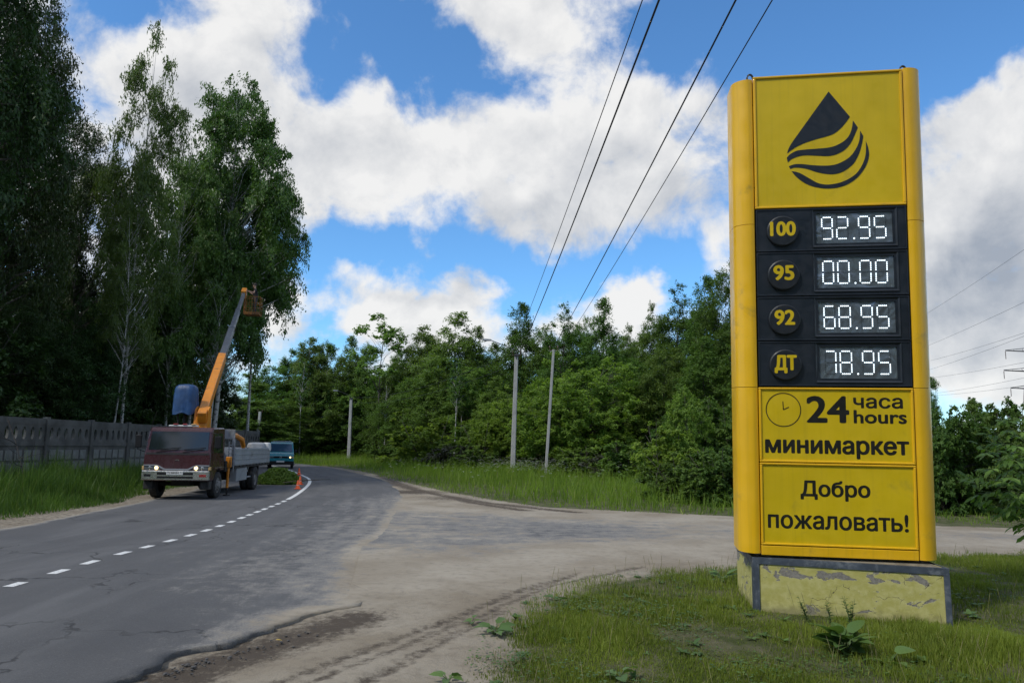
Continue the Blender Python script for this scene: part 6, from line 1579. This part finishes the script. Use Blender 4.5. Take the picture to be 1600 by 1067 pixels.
# low broad-leaved cover between the grass blades
def clover():
    r = np.random.RandomState(14); n = 60000; x = r.uniform(-.5, 9, n); y = r.uniform(4.2, 14, n)
    k = in_poly(x, y, ISLAND_POLY) & frustum_keep(x, y, .1) & (r.uniform(0, 1, n) < np.clip(-.12 + 1.1 * fbm2(x, y, 55, .9, 4), 0, 1) * np.clip(6.5 / y, .3, 1)); x = x[k]; y = y[k]; n = len(x)
    c = np.stack([x, y, r.uniform(.005, .06, n)], 1); up = np.tile(np.array([0, 0, 1.0]), (n, 1)); V = leaf_cloud(r, c, up, .034, .75, .8, .05)
    tag(np_mesh('low_leafy_weeds', V, np.arange(4 * n).reshape(n, 4), M_WEED, None, {'tint': np.repeat(np.clip(r.normal(.4, .2, n), 0, .9), 4)}), kind='stuff')
clover()
def lawn_weeds():
    r = np.random.RandomState(23); lf = MB(); k = 0
    while k < 170:
        x, y = r.uniform(-.2, 8.5), r.uniform(4.4, 13.5)
        if not (in_poly(np.array([x]), np.array([y]), ISLAND_POLY)[0] and frustum_keep(np.array([x]), np.array([y]), .08)[0]) or r.uniform() > (6 / y)**1.3: continue
        k += 1; n = r.randint(5, 10); L = r.uniform(.05, .12); wd = r.uniform(.25, .6); up = r.uniform(.15, .8)
        for q in range(n):
            a = q * 2.4 + r.uniform(-.3, .3); leaf_blade(lf, (x, y, .005), (math.cos(a), math.sin(a), up * r.uniform(.5, 1.4)), L * r.uniform(.6, 1.1), L * wd, (0, 0, 1), .2, 2 if wd < .4 else 0)
    tag(with_tint(lf.build('lawn_weeds', M_WEED, recalc=False), .05, .85, 9), kind='stuff')
    sm = MB(); k = 0
    while k < 420:
        x, y = r.uniform(-.2, 8.5), r.uniform(4.6, 13.5)
        if not in_poly(np.array([x]), np.array([y]), ISLAND_POLY)[0]: continue
        k += 1; h = r.uniform(.14, .34); a = r.uniform(0, 6.28); t = np.array([x + math.cos(a) * h * .25, y + math.sin(a) * h * .25, h]); b = np.array([x, y, 0]); m_ = (b + t) / 2 + np.array([0, 0, h * .06])
        sm.tube([b, m_, t, t + (t - m_) * .35], [.0016, .0013, .0028, .0006], 4, cap=False)
    tag(sm.build('grass_stalks', mat_paint('dry_stalk', (0.22, 0.20, 0.085), .8, .3, 6.0), recalc=False), kind='stuff')
lawn_weeds()
# cow parsley: white umbels in the tall grass by the lamp post
def umbels():
    mw = mat_paint('white_umbels', (0.55, 0.56, 0.50), .8, .1, 8.0); r = np.random.RandomState(3); mb = MB()
    for k in range(620):
        px = r.normal(825, 45) if k < 430 else r.uniform(600, 1100); d = r.uniform(38, 54) if k < 430 else r.uniform(30, 56)
        g_ = P(px, 740, d); z = r.uniform(.62, 1.22); x, y = g_[0], d
        for j in range(5):
            a = r.uniform(0, 6.28); q = r.uniform(0, .09); c = (x + math.cos(a) * q, y + math.sin(a) * q, z + r.uniform(-.02, .02)); s = r.uniform(.024, .048)
            mb.add([(c[0] + s * math.cos(w), c[1] + s * math.sin(w), c[2] + .012 * math.sin(3 * w)) for w in np.linspace(0, 2 * PI, 6, endpoint=False)], [tuple(range(6))])
    tag(mb.build('cow_parsley_flowers', mw, recalc=False), kind='stuff')
umbels()
def cut_pile():
    c = G(440, 757); r = np.random.RandomState(8); o = thing('branch_pile', 'heap of freshly cut leafy branches on the asphalt behind the lorry', 'branch pile', (c[0] - .32, c[1] + .5, .006))
    n = 15000; a = r.uniform(0, 6.28, n); q = np.sqrt(r.uniform(0, 1, n)); x = q * np.cos(a) * 1.05; y = q * np.sin(a) * 1.0
    hmax = .62 * (1 - q**2) + .10 + .10 * fbm2(x * 2, y * 2, 3, 1.0, 3); z = np.clip(hmax * r.uniform(.25, 1.05, n), .03, None)
    V = leaf_cloud(r, np.stack([x, y, z], 1), np.stack([x * .4, y * .4, np.ones(n)], 1) / 1.3, .10, .6, .4, .2)
    np_mesh('leaves', V, np.arange(4 * n).reshape(n, 4), M_LF_MID, o, {'tint': np.repeat(np.clip(r.normal(.4, .2, n), 0, .94), 4)})
    m = MB()
    for k in range(26):
        a_ = r.uniform(0, 6.28); p = np.array([r.normal(0, .6), r.normal(0, .4), r.uniform(.05, .3)]); d = np.array([math.cos(a_), math.sin(a_) * .6, r.uniform(-.05, .15)]) * r.uniform(.5, 1.1)
        m.tube([p - d * .5, p, p + d * .6], [.022, .018, .008], 5)
    m.build('cut_stems', M_BARK, o)
cut_pile()
def dead_branch():
    b = P(70, 726, 21.5); o = thing('dead_branch', 'dark bare fallen branch leaning on the concrete fence', 'branch', (b[0], b[1], 0), 0)
    r = np.random.RandomState(2); m = MB()
    def limb(p, d, L, rad, lev):
        pts = [np.array(p)]; d = np.array(d, float)
        for k in range(5): d = d + r.normal(0, .16, 3); d /= np.linalg.norm(d); pts.append(pts[-1] + d * L / 5)
        m.tube(pts, [rad * (1 - .8 * k / 5) for k in range(6)], 5)
        if lev: [limb(pts[k], d + r.normal(0, .7, 3), L * .5, rad * .5, lev - 1) for k in (2, 3, 4)]
    top = P(12, 655, 22.6) - np.array(o.location); limb(top, -top / np.linalg.norm(top) + np.array([.15, 0, .12]), 2.6, .024, 2)
    m.build('limbs', mat_paint('dead_wood', (0.022, 0.019, 0.016), .9), o)
dead_branch()
# young ash-leaved maple leaning in from the right edge
def maple_sapling():
    r = np.random.RandomState(12); D = 10.2; b = P(1668, 838, D); o = thing('maple_sapling', 'young ash-leaved maple with big compound leaves leaning in at the right edge', 'sapling', (b[0], D, -.05))
    sm = MB(); lf = MB()
    tips = [P(*q) - np.array([b[0], D, -.05]) for q in ((1575, 665, 10.0), (1548, 712, 9.9), (1530, 765, 10.1), (1598, 700, 9.8), (1560, 740, 10.3), (1600, 800, 9.9), (1590, 770, 9.8), (1620, 650, 10.2), (1545, 745, 9.7), (1640, 700, 9.6), (1585, 715, 10.5), (1610, 740, 10.4), (1580, 800, 10.2), (1565, 690, 10.4))]
    sm.tube([(0, 0, 0), (-.05, 0, .7), (-.1, 0, 1.5), (.05, 0, 2.3)], [.03, .025, .018, .008], 7)
    def compound(p, d, L):
        d = d / np.linalg.norm(d); sm.tube([p, p + d * L * .5 + np.array([0, 0, .01]), p + d * L - np.array([0, 0, L * .22])], [.004, .003, .002], 4)
        s = np.cross(d, (0, 0, 1.0)); s /= np.linalg.norm(s)
        for t, sd in ((.45, 1), (.45, -1), (.75, 1), (.75, -1), (1.0, 0)):
            q = p + d * L * t - np.array([0, 0, L * .22 * t * t]); dd = d * (.55 if sd else 1) + s * sd * .8 + np.array([0, 0, -.45 + r.normal(0, .15)])
            leaf_blade(lf, q, dd, L * .52 * r.uniform(.8, 1.15), L * .21, np.array([0, -.35, 1]) + r.normal(0, .2, 3), .2, 2)
    for tp in tips:
        st = np.array([-.04, 0, max(.25, tp[2] * .62)]); mid = (st + tp) / 2 + np.array([0, 0, .10]); sm.tube([st, mid, tp], [.010, .007, .003], 5)
        for t in (.45, .6, .75, .88, 1.0):
            p = (1 - t)**2 * st + 2 * t * (1 - t) * mid + t * t * tp
            for q in range(2):
                d = (tp - st) / np.linalg.norm(tp - st) * (1.0 if t == 1 else .35) + r.normal(0, .55, 3) * np.array([1, 1, .45]); compound(p, d, r.uniform(.20, .30))
    sm.build('stems', M_STEM, o); with_tint(lf.build('leaves', M_LF_BRIGHT, o, recalc=False), .05, .93, 3)
maple_sapling()
# crumbs of asphalt at the broken edge
def rubble():
    r = np.random.RandomState(5); mb = MB()
    edge = [np.array(G(*q)) for q in ((205, 1075), (262, 1036), (300, 1024), (350, 1016), (420, 994), (480, 974), (555, 955))]
    for k in range(110):
        i = r.randint(0, len(edge) - 1); p = edge[i] + (edge[i + 1] - edge[i]) * r.uniform(); p = p + np.array([abs(r.normal(0, .16)), -abs(r.normal(0, .10)), -.035]); s = r.uniform(.005, .018) * (1.8 if r.uniform() < .06 else 1)
        bm = bmesh.new(); bmesh.ops.create_icosphere(bm, subdivisions=1, radius=s)
        vs = [(np.array(v.co) * (1 + r.uniform(-.35, .35))) * np.array([1, 1, .6]) + p for v in bm.verts]; bm.verts.index_update(); fs = [[v.index for v in f.verts] for f in bm.faces]; bm.free(); mb.add(vs, fs)
    m = mat_paint('asphalt_crumbs', (0.075, 0.072, 0.07), .95, .4, 20.0); tag(mb.build('asphalt_rubble', m), kind='stuff')
rubble()
lf = MB(); c = G(431, 999); leaf_blade(lf, c + np.array([0, 0, -.0]), (1, .3, .1), .06, .045); o = lf.build('fallen_leaf', mat_paint('yellow_leaf', (0.45, 0.30, 0.03), .6), recalc=False); tag(o, 'single yellow leaf lying by the broken asphalt edge', 'leaf')
